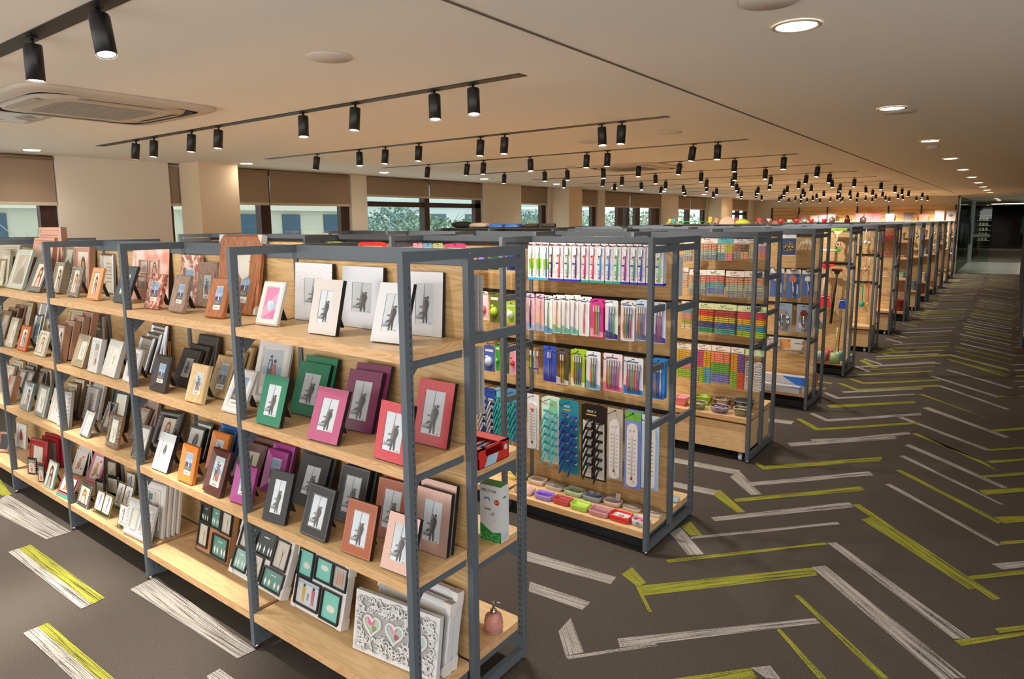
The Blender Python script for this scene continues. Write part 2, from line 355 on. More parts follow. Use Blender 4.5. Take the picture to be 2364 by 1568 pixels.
for i,(a,b_,bz,mu) in enumerate(wins):
    fb=B(); x0,x1=XW-.16,XW-.07; t=.07
    fb.box(x0,x1,a,b_,SILL,SILL+t,FRAME); fb.box(x0,x1,a,b_,HC-.01-t,HC-.01,FRAME)
    fb.box(x0,x1,a,a+.06,SILL,HC,FRAME); fb.box(x0,x1,b_-.16,b_,SILL,HC,FRAME)
    ztr=2.12 if i==3 else 2.02
    if i==3: ztr=2.10
    if i==8: ztr=2.02
    if i in (3,8): fb.box(x0,x1,a,b_,ztr,ztr+.08,FRAME)
    for yy in mu[:1] if i in (1,2,3,7,8) else mu:
        if a<yy-.1 and yy<b_: fb.box(x0-.02,x1+.02,yy-.13 if i!=3 else yy-.10,yy+.02,SILL,HC,FRAME)
    if i==6:
        for yy in (15.6,16.6,17.6): fb.box(x0,x1,yy,yy+.28,SILL,HC,FRAME)
    fo=struct('window_%d'%(i+1),fb)
    g=B(); g.box(XW-.125,XW-.115,a+.05,b_-.1,SILL+.05,HC-.05,GL); go=g.build('window_pane',parent=fo)
    sb=B(); sb.box(XW-.07,XW+.04,a,b_,SILL-.03,SILL,WHITE); so=sb.build('window_sill',parent=fo)
    segs=[a]+([m_ for m_ in mu if a+.1<m_<b_-.1] if i in (0,2,3,6,7) else [])+[b_]
    for j in range(len(segs)-1):
        y0,y1=segs[j]+.012,segs[j+1]-.012
        t_=thing('roller_blind','brown roller blind half lowered over window','blind',(XW-.03,(y0+y1)/2,HC))
        bb=B(); bb.box(-.004,.004,y0-(y0+y1)/2,y1-(y0+y1)/2,bz-HC+.03,-.01,BLIND); bb.build('blind_fabric',t_)
        bb=B(); bb.box(-.01,.01,y0-(y0+y1)/2,y1-(y0+y1)/2,bz-HC,bz-HC+.035,HEM); bb.build('hem_bar',t_)
        bb=B(); bb.tube([(0,y0-(y0+y1)/2,-.03),(0,y1-(y0+y1)/2,-.03)],.022,BLIND,8); bb.build('roller_tube',t_)
        t_['yw']=(y0+y1)/2
for i,(ya,yb) in enumerate(((4.22,4.72),(12.4,12.93),(21.7,22.7))):
    pb=B(); pb.box(XW,-7.75,ya,yb,0,HC,WARM); struct('wall_pillar_%d'%(i+1) if 0 else 'trim_%d'%(i+2),pb)
# far wall and returns
wb=B(); wb.box(XW-.25,-1.6,YB,YB+.2,0,HC,WALL); struct('wall_back',wb)
# ------------------------------------------------------------------ outside: facades, trees
def facade(name,x,y0,y1,z1,lab,cols,winz,wy,ws):
    t=thing(name,lab,'building',(x,(y0+y1)/2,-4)); L=(y1-y0)/2
    b=B(); b.box(-6,0,-L,L,0,z1+4,mat(cols[0],.9)); b.build('wall',t)
    b=B()
    for z in cols[2]: b.box(0,.35,-L,L,z+4,z+4.25,mat(cols[1],.9))
    b.build('cornice',t)
    y=-L+1
    while y<L-1:
        for z in winz:
            b=B(); b.box(.0,.05,y,y+ws[0],z+4,z+4+ws[1],mat('3f5468',.2)); f=b.build('window',t)
            b=B(); b.box(.0,.10,y-.1,y+ws[0]+.1,z+3.9,z+4,mat(cols[1],.8)); b.build('ledge',f)
        y+=wy
facade('office_building',-27,6,22.5,3.3,'cream stone office building seen through the second window',('b4b0a2','c4c0b4',(2.42,2.85,.6)),(1.35,),2.3,(.95,.9))
facade('apartment_building',-26,-9,5.5,7,'pale stone building with blue windows behind the left window',('c8c6bc','dcdad2',(1.0,2.9)),(-.6,1.5),2.3,(1.2,1.0))
facade('tower_block',-44,30,78,6.5,'grey building far behind the right windows',('b9c0c0','cfd4d4',(1.2,3.2)),(1.4,),5,(2.2,1.2))
LEAF=[speck('leaf_a','56745c','86a084',9,.9,(.35,.65)),speck('leaf_b','4c6a60','8fa79c',11,.9,(.35,.65))]
BARK=mat('9aa6a0',.9)
def tree(x,y,zt,r_,lab,leafy=1,seed=0):
    rr=random.Random(seed); t=thing('tree',lab,'tree',(x,y,-4))
    b=B(); b.tube([(0,0,0),(.1,0,2),(0,.1,zt+3.2)],[.18,.14,.07],BARK,7); b.build('trunk',t)
    b=B()
    for k in range(46 if not leafy else 16):
        a=rr.uniform(0,6.28); z=rr.uniform(2.2,zt+3.6); l=rr.uniform(.6,1.5)*r_*.6; p=Vector((0,0,z)); d=Vector((math.cos(a),math.sin(a),rr.uniform(.3,1.1))); 
        q=p+d*l*.5+Vector((rr.uniform(-.2,.2),rr.uniform(-.2,.2),0)); e=p+d*l
        b.tube([p,q,e],[.04,.025,.01],BARK,4)
        for _ in range(3): b.tube([q,q+Vector((rr.uniform(-.6,.6),rr.uniform(-.8,.8),rr.uniform(.1,.8)))],[.02,.006],BARK,3)
    b.build('branches',t)
    b=B(); n=2400 if leafy else 900
    for k in range(n):
        u=Vector((rr.gauss(0,1),rr.gauss(0,1),rr.gauss(0,1))).normalized()*rr.random()**.4
        c=Vector((u.x*r_,u.y*r_,zt+3.2+u.z*r_*.8)); s_=rr.uniform(.06,.14) if leafy else rr.uniform(.04,.08)
        a=Vector((rr.gauss(0,1),rr.gauss(0,1),rr.gauss(0,1))).normalized(); bb=a.orthogonal().normalized()
        b.add([c-a*s_,c+bb*s_*.5,c+a*s_,c-bb*s_*.5],[(0,1,2,3)],LEAF[seed%2])
    b.build('crown',t)
tr=[(-17,8.3,.9,.95,1),(-18.5,10.4,1.0,1.0,1),(-17.5,12.7,.75,1.1,1),(-19.5,15.2,.9,1.2,1),(-17,17.9,1.6,1.6,1),(-21,19.9,1.8,2.0,1),(-17.5,21.8,1.6,1.8,1),(-14.6,14.6,1.6,1.3,0),(-13.4,17.6,1.8,1.4,0),(-16.5,5.0,1.2,1.5,0),(-13.6,21.2,1.8,1.6,0),(-19,26.0,1.5,2.1,1),(-20,30.8,1.7,2.3,1),(-19,35.7,1.6,2.2,0),(-21,41,1.5,2.6,1),(-22,47.4,1.7,2.6,0),(-24,54.5,1.6,3,1)]
for i,(x,y,z,r_,lf) in enumerate(tr):
    tree(x,y,z,r_,('bushy green tree outside, %s from the left' if lf else 'bare branched tree outside, %s from the left')%ORD[i],lf,i)
# ------------------------------------------------------------------ shelving rows
SLOT=mat('111214',.6)
def slots_y(b,x,y,z0,z1,step=.026):           # small slots on a face pointing -Y or +X
    z=z0
    while z<z1: b.box(x-.0014,x+.0014,y-.0004,y+.0004,z,z+.013,SLOT); z+=step
def slots_x(b,x,y,z0,z1,step=.026):
    z=z0
    while z<z1: b.box(x-.0004,x+.0004,y-.0013,y+.0013,z,z+.013,SLOT); z+=step
def end_frame(root,x,detail,rungs_f=(),rungs_b=(),hs=HS):
    """upright frame in local coords; x is its aisle-side face; y 0..D"""
    b=B(); x0=x-PW
    for y0,y1 in ((0,PD),(D/2-PD/2,D/2+PD/2),(D-PD,D)): b.box(x0,x,y0,y1,.062 if 0<y0<D*.7 else .022,hs-.034,STEEL)
    b.box(x0,x,0,D,hs-.034,hs,STEEL); b.box(x0,x,PD,D-PD,.022,.062,STEEL)
    for z in rungs_f: b.box(x0+.004,x-.004,PD,D/2-PD/2,z-.036,z,STEEL)
    for z in rungs_b: b.box(x0+.004,x-.004,D/2+PD/2,D-PD,z-.036,z,STEEL)
    if detail:
        slots_x(b,x,PD-.009,.12,hs-.1); slots_x(b,x,D-.010,.12,hs-.1)
        if detail>1:
            slots_y(b,x-PW*.3,D-PD,.12,hs-.1); slots_y(b,x-PW*.65,D-PD,.12,hs-.1)
            b.tube([(x-.001,D/2-.002,hs-.018),(x+.0012,D/2-.002,hs-.018)],.0035,CHROME,8)
    for y in (.018,D-.018): b.tube([(x-PW/2,y,0),(x-PW/2,y,.024)],.011,CHROME,8)
    return b.build('upright_frame',root)
def shelf(root,xa,xb,y0,y1,z,th=.036,front=True,brk=True):
    b=B(); b.box(xa,xb,y0,y1,z-th,z,OAKS)
    e=.0006
    yf=y0-e if front else y1+e
    b.quad((xa,yf,z-th),(xb,yf,z-th),(xb,yf,z),(xa,yf,z),OAKE)
    b.quad((xb+e,y0,z-th),(xb+e,y1,z-th),(xb+e,y1,z),(xb+e,y0,z),OAKX)
    o=b.build('shelf_board',root)
    if brk:
        for x in (xa+.004,xb-.006):
            g=B(); zt=z-th-.001
            yo,yi=(y0+PD-.004,y1-.004) if front else (y1-PD+.004,y0+.004)
            s=1 if front else -1
            pts=[(yo,zt),(yi,zt),(yi,zt-.028),(yo+s*.05,zt-.028),(yo,zt-.078)]
            v=[(x,p[0],p[1]) for p in pts]+[(x+.003,p[0],p[1]) for p in pts]; n=5
            g.add(v,[tuple(range(n)),tuple(range(2*n-1,n-1,-1))]+[(i,n+i,n+(i+1)%n,(i+1)%n) for i in range(n)],STEEL)
            g.build('bracket',o)
    return o
def row(r,label,front,back,rungs_f=(),rungs_b=(),drawer=False,base=None,nb=NB,x=None,y=None,hooks=()):
    """front/back: list of shelf heights; hooks: list of (rail z, [x positions], y tip)"""
    xs=[(xr(r,k) if x is None else x-k*W) for k in range(nb+1)]
    root=thing('shelving_unit',label,'shelving',(0,(yr(r) if y is None else y),0))
    det=2 if r<2 else (1 if r<4 else 0)
    for k in range(nb+1): end_frame(root,xs[k],det if k<3 else min(det,1),rungs_f if k==0 or r<3 else (),rungs_b if k<2 else ())
    yc_=D/2
    pb=(min([z for z in front]+[.17])-.0)
    for k in range(nb):
        xa,xb=xs[k+1]+.001,xs[k]-PW-.001
        b=B(); b.box(xa,xb,yc_-.009,yc_+.009,pb+.001,HS-.062,OAKP); b.build('back_panel',root)
        b=B(); b.box(xa-.0,xb,yc_-.017,yc_+.017,HS-.060,HS-.002,STEEL); b.build('top_rail',root)
        for z in front: shelf(root,xa-PW*.45 if 0 else xa,xb+PW*.0,.004,yc_-.019,z,brk=(r<2 or z<.3))
        for z in back: shelf(root,xa,xb,yc_+.019,D-.004,z,front=False,brk=(r<2))
        if not drawer and r!=0:
            b=B(); b.box(xa,xb,.06,D-.06,.012,.075,DARK if r!=1 else mat('23282c',.6)); b.build('plinth',root)
    for z,hx,ty,bays in hooks:
        for k in bays:
            xa,xb=xs[k+1]+.001,xs[k]-PW-.001
            b=B(); b.box(xa,xb,yc_-.019,yc_-.010,z-.012,z+.012,DARK); rl=b.build('hook_rail',root)
            for h in hx:
                if xa<h<xb:
                    b=B(); b.tube([(h,yc_-.019,z),(h,ty+.012,z),(h,ty,z+.004),(h,ty-.006,z+.016)],.0022,BLACK,5); b.build('hook',rl)
    if drawer:
        for k in range(min(nb,2 if r<5 else 1)):
            xa,xb=xs[k+1]+.012,xs[k]-PW-.008
            t=thing('storage_trolley','oak storage box on castors under the %s, bay %s'%(label.split(' row')[0].split(', ')[0][:40],('nearest aisle','second from aisle')[k]),'storage box',((xa+xb)/2,(yr(r) if y is None else y),0))
            t['label']='oak box trolley on castors, %s shelving row, %s'%(ORD[r],('end bay','second bay'))if 0 else 'oak box trolley on castors in the %s bay of the %s shelving row'%(('end','next')[k],ORD[r])
            w2=(xb-xa)/2; b=B(); b.box(-w2,w2,.02,D-.05,.074,min(front)-.055,OAKS); b.build('box_body',t)
            for px in (-w2+.05,w2-.04):
                for py in (.05,D-.1):
                    b=B(); b.tube([(px-.012,py,.028),(px+.012,py,.028)],.027,mat('c8ccd0',.4),10); b.box(px-.015,px+.015,py-.012,py+.012,.045,.074,STEEL); b.build('castor',t)
    return root

ITEMS=[
[1,-2.405,3.411,1.715,0.055,0.23,"brushbox",["33aa44","2e9fe0",0],"lime and white toothbrush box",1],
[1,-2.35,3.411,1.715,0.055,0.23,"brushbox",["33aa44","2e9fe0",1],"lime and white toothbrush box",1],
[1,-2.298,3.411,1.714,0.054,0.23,"brushbox",["1e90d0","2e9fe0",2],"lime and white toothbrush box",1],
[1,-2.253,3.411,1.714,0.054,0.229,"brushbox",["222222","2c35b8",3],"white toothbrush box",1],
[1,-2.199,3.411,1.714,0.058,0.229,"brushbox",["e8502a","2c35b8",4],"white toothbrush box",1],
[1,-2.139,3.411,1.714,0.053,0.229,"brushbox",["3fbf6f","2c35b8",5],"white toothbrush box",1],
[1,-2.083,3.411,1.713,0.057,0.228,"brushbox",["303a8c","2c35b8",6],"white toothbrush box",1],
[1,-2.02,3.411,1.713,0.052,0.228,"brushbox",["c83078","1fa89a",7],"white toothbrush box",1],
[1,-1.965,3.411,1.713,0.051,0.227,"brushbox",["e05070","1fa89a",8],"white toothbrush box",1],
[1,-1.917,3.411,1.713,0.051,0.227,"brushbox",["2a9adf","1fa89a",9],"white toothbrush box",1],
[1,-1.86,3.411,1.712,0.051,0.227,"brushbox",["1f6fbf","1fa89a",10],"white toothbrush box",1],
[1,-1.809,3.411,1.712,0.05,0.226,"brushbox",["3fbf6f","1fa89a",11],"white toothbrush box",1],
[1,-1.757,3.411,1.712,0.05,0.226,"brushbox",["a02890","2c35b8",12],"white toothbrush box",1],
[1,-1.702,3.411,1.712,0.05,0.226,"brushbox",["20a090","2c35b8",13],"white toothbrush box",1],
[1,-1.658,3.411,1.711,0.049,0.225,"brushbox",["2a50b0","2c35b8",14],"white toothbrush box",1],
[1,-1.605,3.411,1.711,0.049,0.225,"brushbox",["2a50b0","2c35b8",15],"white toothbrush box",1],
[1,-1.551,3.411,1.711,0.049,0.225,"brushbox",["6fdc6f","2c35b8",16],"white toothbrush box",1],
[1,-2.416,3.411,1.395,0.066,0.233,"cardbrush",["e6b8cc",["222222"],"9ab8e0"],"pale pink toothbrush card with a black brush",0],
[1,-2.342,3.411,1.396,0.071,0.233,"cardbrush",["e6b8cc",["f0c030"],"9ab8e0"],"pale pink toothbrush card with a yellow brush",0],
[1,-2.283,3.411,1.39,0.066,0.238,"cardbrush",["eef2f4",["40b090"],"4a9ad8"],"blue and white toothbrush card",0],
[1,-2.22,3.411,1.394,0.062,0.233,"cardbrush",["eeeef0",["e8a040"],"50c0b0"],"white toothbrush card with a yellow brush",1],
[1,-2.156,3.411,1.398,0.061,0.236,"cardbrush",["eeeef0",["c8c8d0"],"50c0b0"],"white toothbrush card with a clear brush",1],
[1,-2.093,3.411,1.401,0.06,0.24,"cardbrush",["eeeef0",["b0a8e0"],"50c0b0"],"white toothbrush card with a lilac brush",1],
[1,-2.025,3.411,1.394,0.074,0.233,"cardbrush",["e8f0f0",["f05090"],"e0f0f0"],"white toothbrush card with a pink brush",1],
[1,-1.94,3.411,1.388,0.092,0.226,"cardbrush",["d83890",["e05050","b8c020","50b8d0"],"f0a0c0"],"magenta striped toothbrush card for children",1],
[1,-1.842,3.411,1.388,0.087,0.23,"cardbrush",["e4ecf4",["8070c8","3090d0","50b860"],"2c2c98"],"white and navy card of three toothbrushes",0],
[1,-1.739,3.411,1.392,0.091,0.232,"cardbrush",["e4eaf0",["f06838","3aa860","304a9c","b83a78"],"e0e6ee"],"white card of four wavy toothbrushes",1],
[1,-1.655,3.411,1.401,0.066,0.23,"cardbrush",["d0e4f4",["f06848","60b878","5068b8","b05898"],"2a78c8"],"blue card of four wavy toothbrushes",1],
[1,-1.546,3.411,1.396,0.081,0.231,"cardbrush",["d8dcec",["3848c0","e03838","4858c8"],"3038b0"],"indigo card of three toothbrushes",0],
[1,-2.386,3.411,1.052,0.09,0.204,"travelbrush",None,"pair of clear travel toothbrushes",0],
[1,-2.27,3.411,1.074,0.101,0.225,"cardbrush",["3858c8",["5890e0","4060c0"],"2838a8"],"bright blue toothbrush card with a small blue box",0],
[1,-2.178,3.411,1.071,0.094,0.233,"cardbrush",["5a4c3c",["e88838","98c838"],"d8d4d0"],"brown backed card of orange and green toothbrushes",0],
[1,-2.068,3.411,1.073,0.102,0.231,"cardbrush",["a8c838",["e05038","309858","3858b0","5848a0"],"e8eed8"],"lime card of four toothbrushes",1],
[1,-1.96,3.411,1.075,0.1,0.232,"cardbrush",["e4eaf2",["f07038","60b840","7050b8"],"70b8e0"],"white card of three speckled toothbrushes",0],
[1,-1.83,3.411,1.076,0.128,0.226,"cardbrush",["f0e0ea",["f07048","88c870","e85050","60a0d8","9058b8","e85090"],"f070a8"],"white and pink card of six toothbrushes",0],
[1,-1.698,3.411,1.067,0.127,0.217,"cardbrush",["e0eef8",["e06030","a050a8","70b838","e05848","d85890","7050a0"],"2a88d8"],"white and blue card of six slim toothbrushes",0],
[1,-1.545,3.411,1.078,0.082,0.229,"cardbrush",["2a88d8",["e86830","4868c0","c0c8d8"],"2a68c0"],"blue card of five white toothbrushes",1],
[1,-2.4,3.411,0.748,0.097,0.363,"thermo",["e8e8ea","chili"],"white thermometer card with a red chili pepper",0],
[1,-2.268,3.411,0.747,0.136,0.427,"razors",["dcf0e4","48c0c8","SOFT CARE","2a9a50"],"green and white card of turquoise razors",1],
[1,-2.129,3.411,0.753,0.148,0.468,"razors",["2a8aa0","2a3a98","MAX","ffffff"],"teal card of navy blue razors",0],
[1,-1.953,3.411,0.751,0.179,0.469,"razors",["26221f","1c1c1c","MAX 3","ffffff"],"black and white card of black razors",0],
[1,-1.81,3.411,0.749,0.106,0.435,"thermo",["b8b0a4","cf"],"beige framed white thermometer with C and F",0],
[1,-1.694,3.411,0.752,0.108,0.464,"thermo",["8090d8","cf"],"blue backed white thermometer with C and F",1],
[1,-1.585,3.411,0.746,0.113,0.437,"thermo",["b0cdee","cf"],"pale blue thermometer card with C and F",0],
[1,-2.8,3.411,1.658,0.102,0.132,"toy",["3a3c38","7060d0"],"dark blister pack with a purple toy",0],
[1,-2.704,3.411,1.66,0.079,0.127,"toy",["1e4a38","2a7a50"],"dark green blister pack",0],
[1,-2.564,3.411,1.669,0.08,0.135,"toy",["28468c","4070c0"],"navy blister pack",0],
[1,-2.795,3.411,1.387,0.08,0.19,"toy",["f0c8d0","e86080"],"pink piggy blister pack",0],
[1,-2.704,3.411,1.385,0.087,0.2,"toy",["606830","a8d038"],"green blister pack with a lime fruit shaped case",0],
[1,-2.57,3.411,1.333,0.077,0.134,"toy",["a0c838","e8f0e0"],"lime and navy blister pack",0],
[1,-2.754,3.411,1.03,0.095,0.177,"toy",["4860a8","c0cce8"],"blue blister pack of small clips",0],
[1,-2.683,3.411,1.054,0.037,0.189,"toy",["38a038","60c850"],"narrow green blister pack",0],
[1,-2.621,3.411,1.059,0.065,0.204,"toy",["206858","f0c830"],"dark teal and yellow blister pack",0],
[1,-2.556,3.411,1.056,0.052,0.201,"toy",["f0a8c0","e03848"],"pink blister pack with a red brush",0],
[1,-2.78,3.411,0.738,0.171,0.327,"razors",["2850a8","c0bcb4","","ffffff"],"deep blue card of grey razors",0],
[1,-2.662,3.411,0.753,0.091,0.334,"razors",["80b8d8","30b0a8","","ffffff"],"green and white card of teal razors",0],
[1,-2.566,3.411,0.759,0.082,0.355,"razors",["58a0e0","30b0a8","","ffffff"],"sky blue card of teal razors",0],
[1,-3.866,3.411,1.7,0.298,0.2,"toy",["e03028","e8e0e0"],"bright red blister pack just below the top rail",0],
[1,-3.391,3.411,1.7,0.098,0.2,"toy",["e890a0","e8e0e0"],"rose pink blister pack just below the top rail",0],
[1,-3.295,3.411,1.7,0.092,0.2,"toy",["6a9ab8","e8e0e0"],"dusty blue blister pack just below the top rail",0],
[1,-3.197,3.411,1.7,0.098,0.2,"toy",["a8b070","e8e0e0"],"olive blister pack just below the top rail",0],
[1,-3.038,3.411,1.7,0.195,0.2,"toy",["c04070","e8e0e0"],"crimson blister pack just below the top rail",0],
[1,-4.337,3.411,1.7,0.257,0.2,"toy",["98a050","e8e0e0"],"moss green blister pack just below the top rail",0],
[2,-2.1,5.165,1.68,0.078,0.164,"pegs",["e8dcd4",[["e8a890","e8a890"],["a8c8b8","a8c8b8"],["8098a8","8098a8"]],None],"bag of salmon, sage and slate clothes pegs",0],
[2,-1.932,5.165,1.698,0.139,0.17,"pegs",["e8dcd4",[["e8a890","e8a890"],["a8c8b8","a8c8b8"],["8098a8","8098a8"]],None],"wide bag of salmon, sage and slate clothes pegs",1],
[2,-1.799,5.165,1.699,0.126,0.171,"pegs",["58b8c0",[["e8e0c8","b8d040"],["40a8b8","f090a8"]],None],"teal headed bag of cream, lime, teal and pink clothes pegs",0],
[2,-1.677,5.165,1.697,0.121,0.153,"pegs",["e4dcdc",[["a86060","404c4c"],["78a0a8","f0b090"]],None],"bag of brown, charcoal, blue and peach clothes pegs",0],
[2,-1.599,5.165,1.698,0.04,0.143,"pegs",["e8dcd4",[["e0d898"],["a8c8c0"]],None],"narrow bag of yellow and mint clothes pegs",0],
[2,-1.522,5.165,1.671,0.063,0.117,"pegs",["e8dcd4",[["c890d0"],["f08858"]],None],"bag of purple and orange clothes pegs",0],
[2,-2.139,5.165,1.462,0.097,0.157,"pegs",["e8dcd4",[["d0ccd0"],["e8b8a0"]],None],"bag of grey and peach clothes pegs",0],
[2,-2.014,5.165,1.452,0.147,0.206,"pegs",["e8dcd4",[["e8a890","e8a890"],["a8c8b8","a8c8b8"],["8098a8","8098a8"]],None],"bag of salmon, sage and slate clothes pegs, second rail",0],
[2,-1.872,5.165,1.454,0.149,0.192,"pegs",["e4e8d8",[["f07888","f07888"],["40b8c0","40b8c0"],["5080d8","5080d8"]],None],"bag of pink, turquoise and blue clothes pegs",0],
[2,-1.718,5.165,1.451,0.144,0.206,"pegs",["e8dcd4",[["e8a890","e8a890"],["a8c8b8","a8c8b8"],["8098a8","8098a8"]],None],"large bag of salmon, sage and slate clothes pegs",0],
[2,-1.572,5.165,1.454,0.151,0.203,"pegs",["e8dcd4",[["e8a890","e8a890"],["a8c8b8","a8c8b8"],["8098a8","8098a8"]],None],"large bag of salmon and slate clothes pegs",0],
[2,-2.1,5.165,1.19,0.094,0.221,"pegs",["e8dcd4",[["58b0b0"],["f090a0"],["b0b840"],["e8e0c0"]],None],"bag of teal, pink, olive and cream clothes pegs",0],
[2,-1.941,5.165,1.185,0.137,0.233,"pegs",["d0dca8",[["e84040","e84040"],["f0c030","f0c030"],["404890","404890"],["30a878","30a878"]],"CLOTH PEGS"],"bag of red, yellow, navy and green clothes pegs",1],
[2,-1.784,5.165,1.185,0.171,0.236,"pegs",["d0dca8",[["b83048","b83048"],["d0c838","d0c838"],["3060b0","3060b0"],["38a8a8","38a8a8"]],"CLOTH PEGS"],"bag of crimson, yellow, blue and teal clothes pegs",1],
[2,-1.583,5.165,1.184,0.212,0.239,"pegs",["d0dca8",[["e83868","e83868"],["f0b830","f0b830"],["20a0c8","20a0c8"],["a8d838","a8d838"]],"CLOTH PEGS"],"bag of pink, yellow, blue and lime clothes pegs",1],
[2,-2.114,5.165,0.841,0.126,0.283,"pegs",["e8dcd4",[["f0c038","f0c038"],["f090a0","f090a0"],["a0d840","a0d840"]],None],"bag of yellow, pink and lime clothes pegs",0],
[2,-1.944,5.165,0.852,0.127,0.315,"pegs",["e8dcd4",[["d84888","f0b830"],["b0c830","50b8d0"]],None],"bag of magenta, yellow, lime and blue clothes pegs",0],
[2,-1.809,5.165,0.854,0.157,0.3,"pegs",["e8dcd4",[["ff9070","ff9070"],["50b840","50b840"],["7080d8","7080d8"]],None],"bag of salmon, green and periwinkle clothes pegs",0],
[2,-1.671,5.165,0.854,0.113,0.33,"pegs",["e8dcd4",[["f0a030","6848b0"],["80c838","f05048"]],None],"slim bag of orange, purple, green and red clothes pegs",0],
[2,-1.549,5.165,0.849,0.149,0.35,"rings",None,"bag of white clothes peg rings",0],
[3,-1.784,6.92,1.693,0.128,0.205,"colander",None,"blue card with a round steel colander",0],
[3,-1.625,6.92,1.697,0.167,0.169,"hookpack",None,"clear pack of white plastic hooks",0],
[3,-1.883,6.92,1.358,0.132,0.284,"shower",["c0c0c8"],"blue card with a chrome shower head",0],
[3,-1.729,6.92,1.355,0.137,0.284,"shower",["b06860"],"blue card with a reddish shower head",0],
[3,-1.59,6.92,1.352,0.117,0.257,"shower",["d0e0f0"],"bright blue card with a slim shower head",0],
[3,-1.807,6.92,1.015,0.157,0.284,"hose",None,"blister pack of coiled chrome shower hose",0],
[3,-1.602,6.92,1.012,0.16,0.274,"hose",["7a4838"],"blister pack of chrome hose with a brown shower head",0],
[3,-1.888,6.92,0.665,0.104,0.151,"rack",["c8bcb0"],"grey bathroom rack pack",0],
[3,-1.719,6.92,0.666,0.231,0.148,"rack",["d09050"],"wide chrome towel rack pack with an orange card",0],
[4,-1.695,8.704,1.727,0.192,0.156,"squeegee",["98c030","e8e0b8",0.14],"lime window squeegee with a cream handle",0],
[4,-1.789,8.704,1.703,0.22,0.249,"tpole",["e8ecd8"],"white T shaped mop frame with green end",0],
[4,-1.681,8.704,1.576,0.06,0.071,"whisk",["d0c8b8"],"small clear hook pack",0],
[4,-1.804,8.704,1.303,0.175,0.112,"squeegee",["d83030","d83030",0.5],"red floor squeegee upside down",0],
[4,-1.802,8.704,0.938,0.16,0.15,"pan",["d83030"],"red dustpan edge",0],
[4,-1.686,8.724,1.244,0.116,0.435,"squeegee",["202020","202020",0.6],"black squeegee with a red blade",0],
[4,-1.594,8.704,0.901,0.095,0.118,"pan",["2848b0"],"blue hand brush",0],
[5,-1.738,10.458,1.704,0.052,0.198,"utensil",["a8b8c0"],"grey kitchen spatula",0],
[5,-1.678,10.458,1.704,0.065,0.216,"utensil",["e0e0d8"],"white slotted ladle",0],
[5,-1.631,10.458,1.675,0.052,0.194,"utensil",["d0c8b8"],"cream spoon",0],
[5,-1.813,10.458,1.636,0.052,0.15,"utensil",["c07878"],"rose spatula",0],
[5,-1.724,10.458,1.362,0.054,0.262,"utensil",["e8dcc8"],"cream ladle",0],
[5,-1.659,10.458,1.324,0.062,0.214,"utensil",["d8a090"],"dusty pink spatula",0],
[5,-1.612,10.458,1.312,0.032,0.195,"utensil",["d8d0c0"],"beige spoon",0],
[5,-1.803,10.458,1.347,0.037,0.237,"utensil",["c8c0b8"],"pale spoon",0],
[5,-1.8,10.458,0.949,0.048,0.332,"utensil",["70b860"],"green spatula",0],
[5,-1.726,10.458,0.952,0.057,0.117,"utensil",["78b048"],"small green whisk",0],
[5,-1.677,10.458,0.96,0.091,0.36,"utensil",["18a088"],"teal ladle",0],
[5,-1.603,10.458,0.965,0.049,0.348,"utensil",["f04848"],"red spatula with yellow flower",0]]
def hookset(r,ymid):
    d={}
    for it in ITEMS:
        if it[0]==r: d.setdefault(round(it[3]*4)/4,[]).append(it)
    out=[]
    for key,l in d.items():
        z=max(i[3] for i in l)-.006 if r<4 else max(i[3] for i in l)
        out.append((z,[i[1] for i in l],l[0][2]-yr(r)-.022))
    return out
row(0,'front shelving row in grey steel and ash, filled with photo frames',[1.425,1.033,.626,.17],[.925,.575,.175],(),(1.707,1.44))
hk=[(1.69,1),(1.38,1),(1.055,1),(.735,1)]
RAILZ={1:(1.700,1.380,1.058,.738),2:(1.690,1.435,1.175,.845),3:(1.685,1.345,1.0,.655),4:(1.715,1.31),5:(1.69,1.34,.955)}
def hooks_for(r):
    res=[]
    for z in RAILZ[r]:
        hx=[i[1] for i in ITEMS if i[0]==r and abs(i[3]-z)<.1]
        hx=[x for n,x in enumerate(hx)][:60]
        res.append((z,hx,(.08 if r<4 else .12),(0,1,2,3,4) if z>1.6 else (0,1)))
    return res
row(1,'second shelving row from the front, hung with toothbrushes and razors',[.13],[.13],(1.707,1.389,1.065,.744),(1.707,1.36,1.03,.70),hooks=hooks_for(1))
row(2,'third shelving row from the front, hung with clothes pegs',[.345],[.345],(1.70,1.45,1.19,.91),(1.70,1.41,1.13,.85),drawer=True,hooks=hooks_for(2))
row(3,'fourth shelving row from the front, hung with shower heads',[.165],[.165],(1.70,1.37,1.02,.68),(1.70,1.3,.95),hooks=hooks_for(3))
row(4,'fifth shelving row from the front, hung with squeegees',[.165],[.165],(1.70,1.29),(1.70,),hooks=hooks_for(4))
row(5,'sixth shelving row from the front, hung with kitchen tools',[.36],[.36],(1.70,1.35,.97),(1.7,1.3,.9),drawer=True,hooks=hooks_for(5))
row(6,'seventh shelving row from the front, with pink hangers',[.385],[.385],(1.7,1.45,1.1,.72),(1.7,1.4,1.1),drawer=True)
row(7,'eighth shelving row from the front, with a red basket',[1.45,1.15,.78,.17],[1.4,1.0,.6,.17])
row(8,'ninth shelving row from the front',[.40,1.1],[.4],(1.7,1.4,1.0),(1.7,),drawer=True)
row(9,'tenth shelving row from the front',[1.42,1.05,.45,.17],[1.2,.17],(1.7,),(1.7,))
row(10,'eleventh shelving row from the front',[.17,1.0],[.17],(1.7,1.4),(1.7,))
row(11,'twelfth shelving row from the front',[.42,1.2],[.17],(1.7,1.4),(1.7,),drawer=True)
row(12,'thirteenth shelving row from the front',[.40,1.0],[.17],(1.7,1.4),(1.7,),drawer=True)
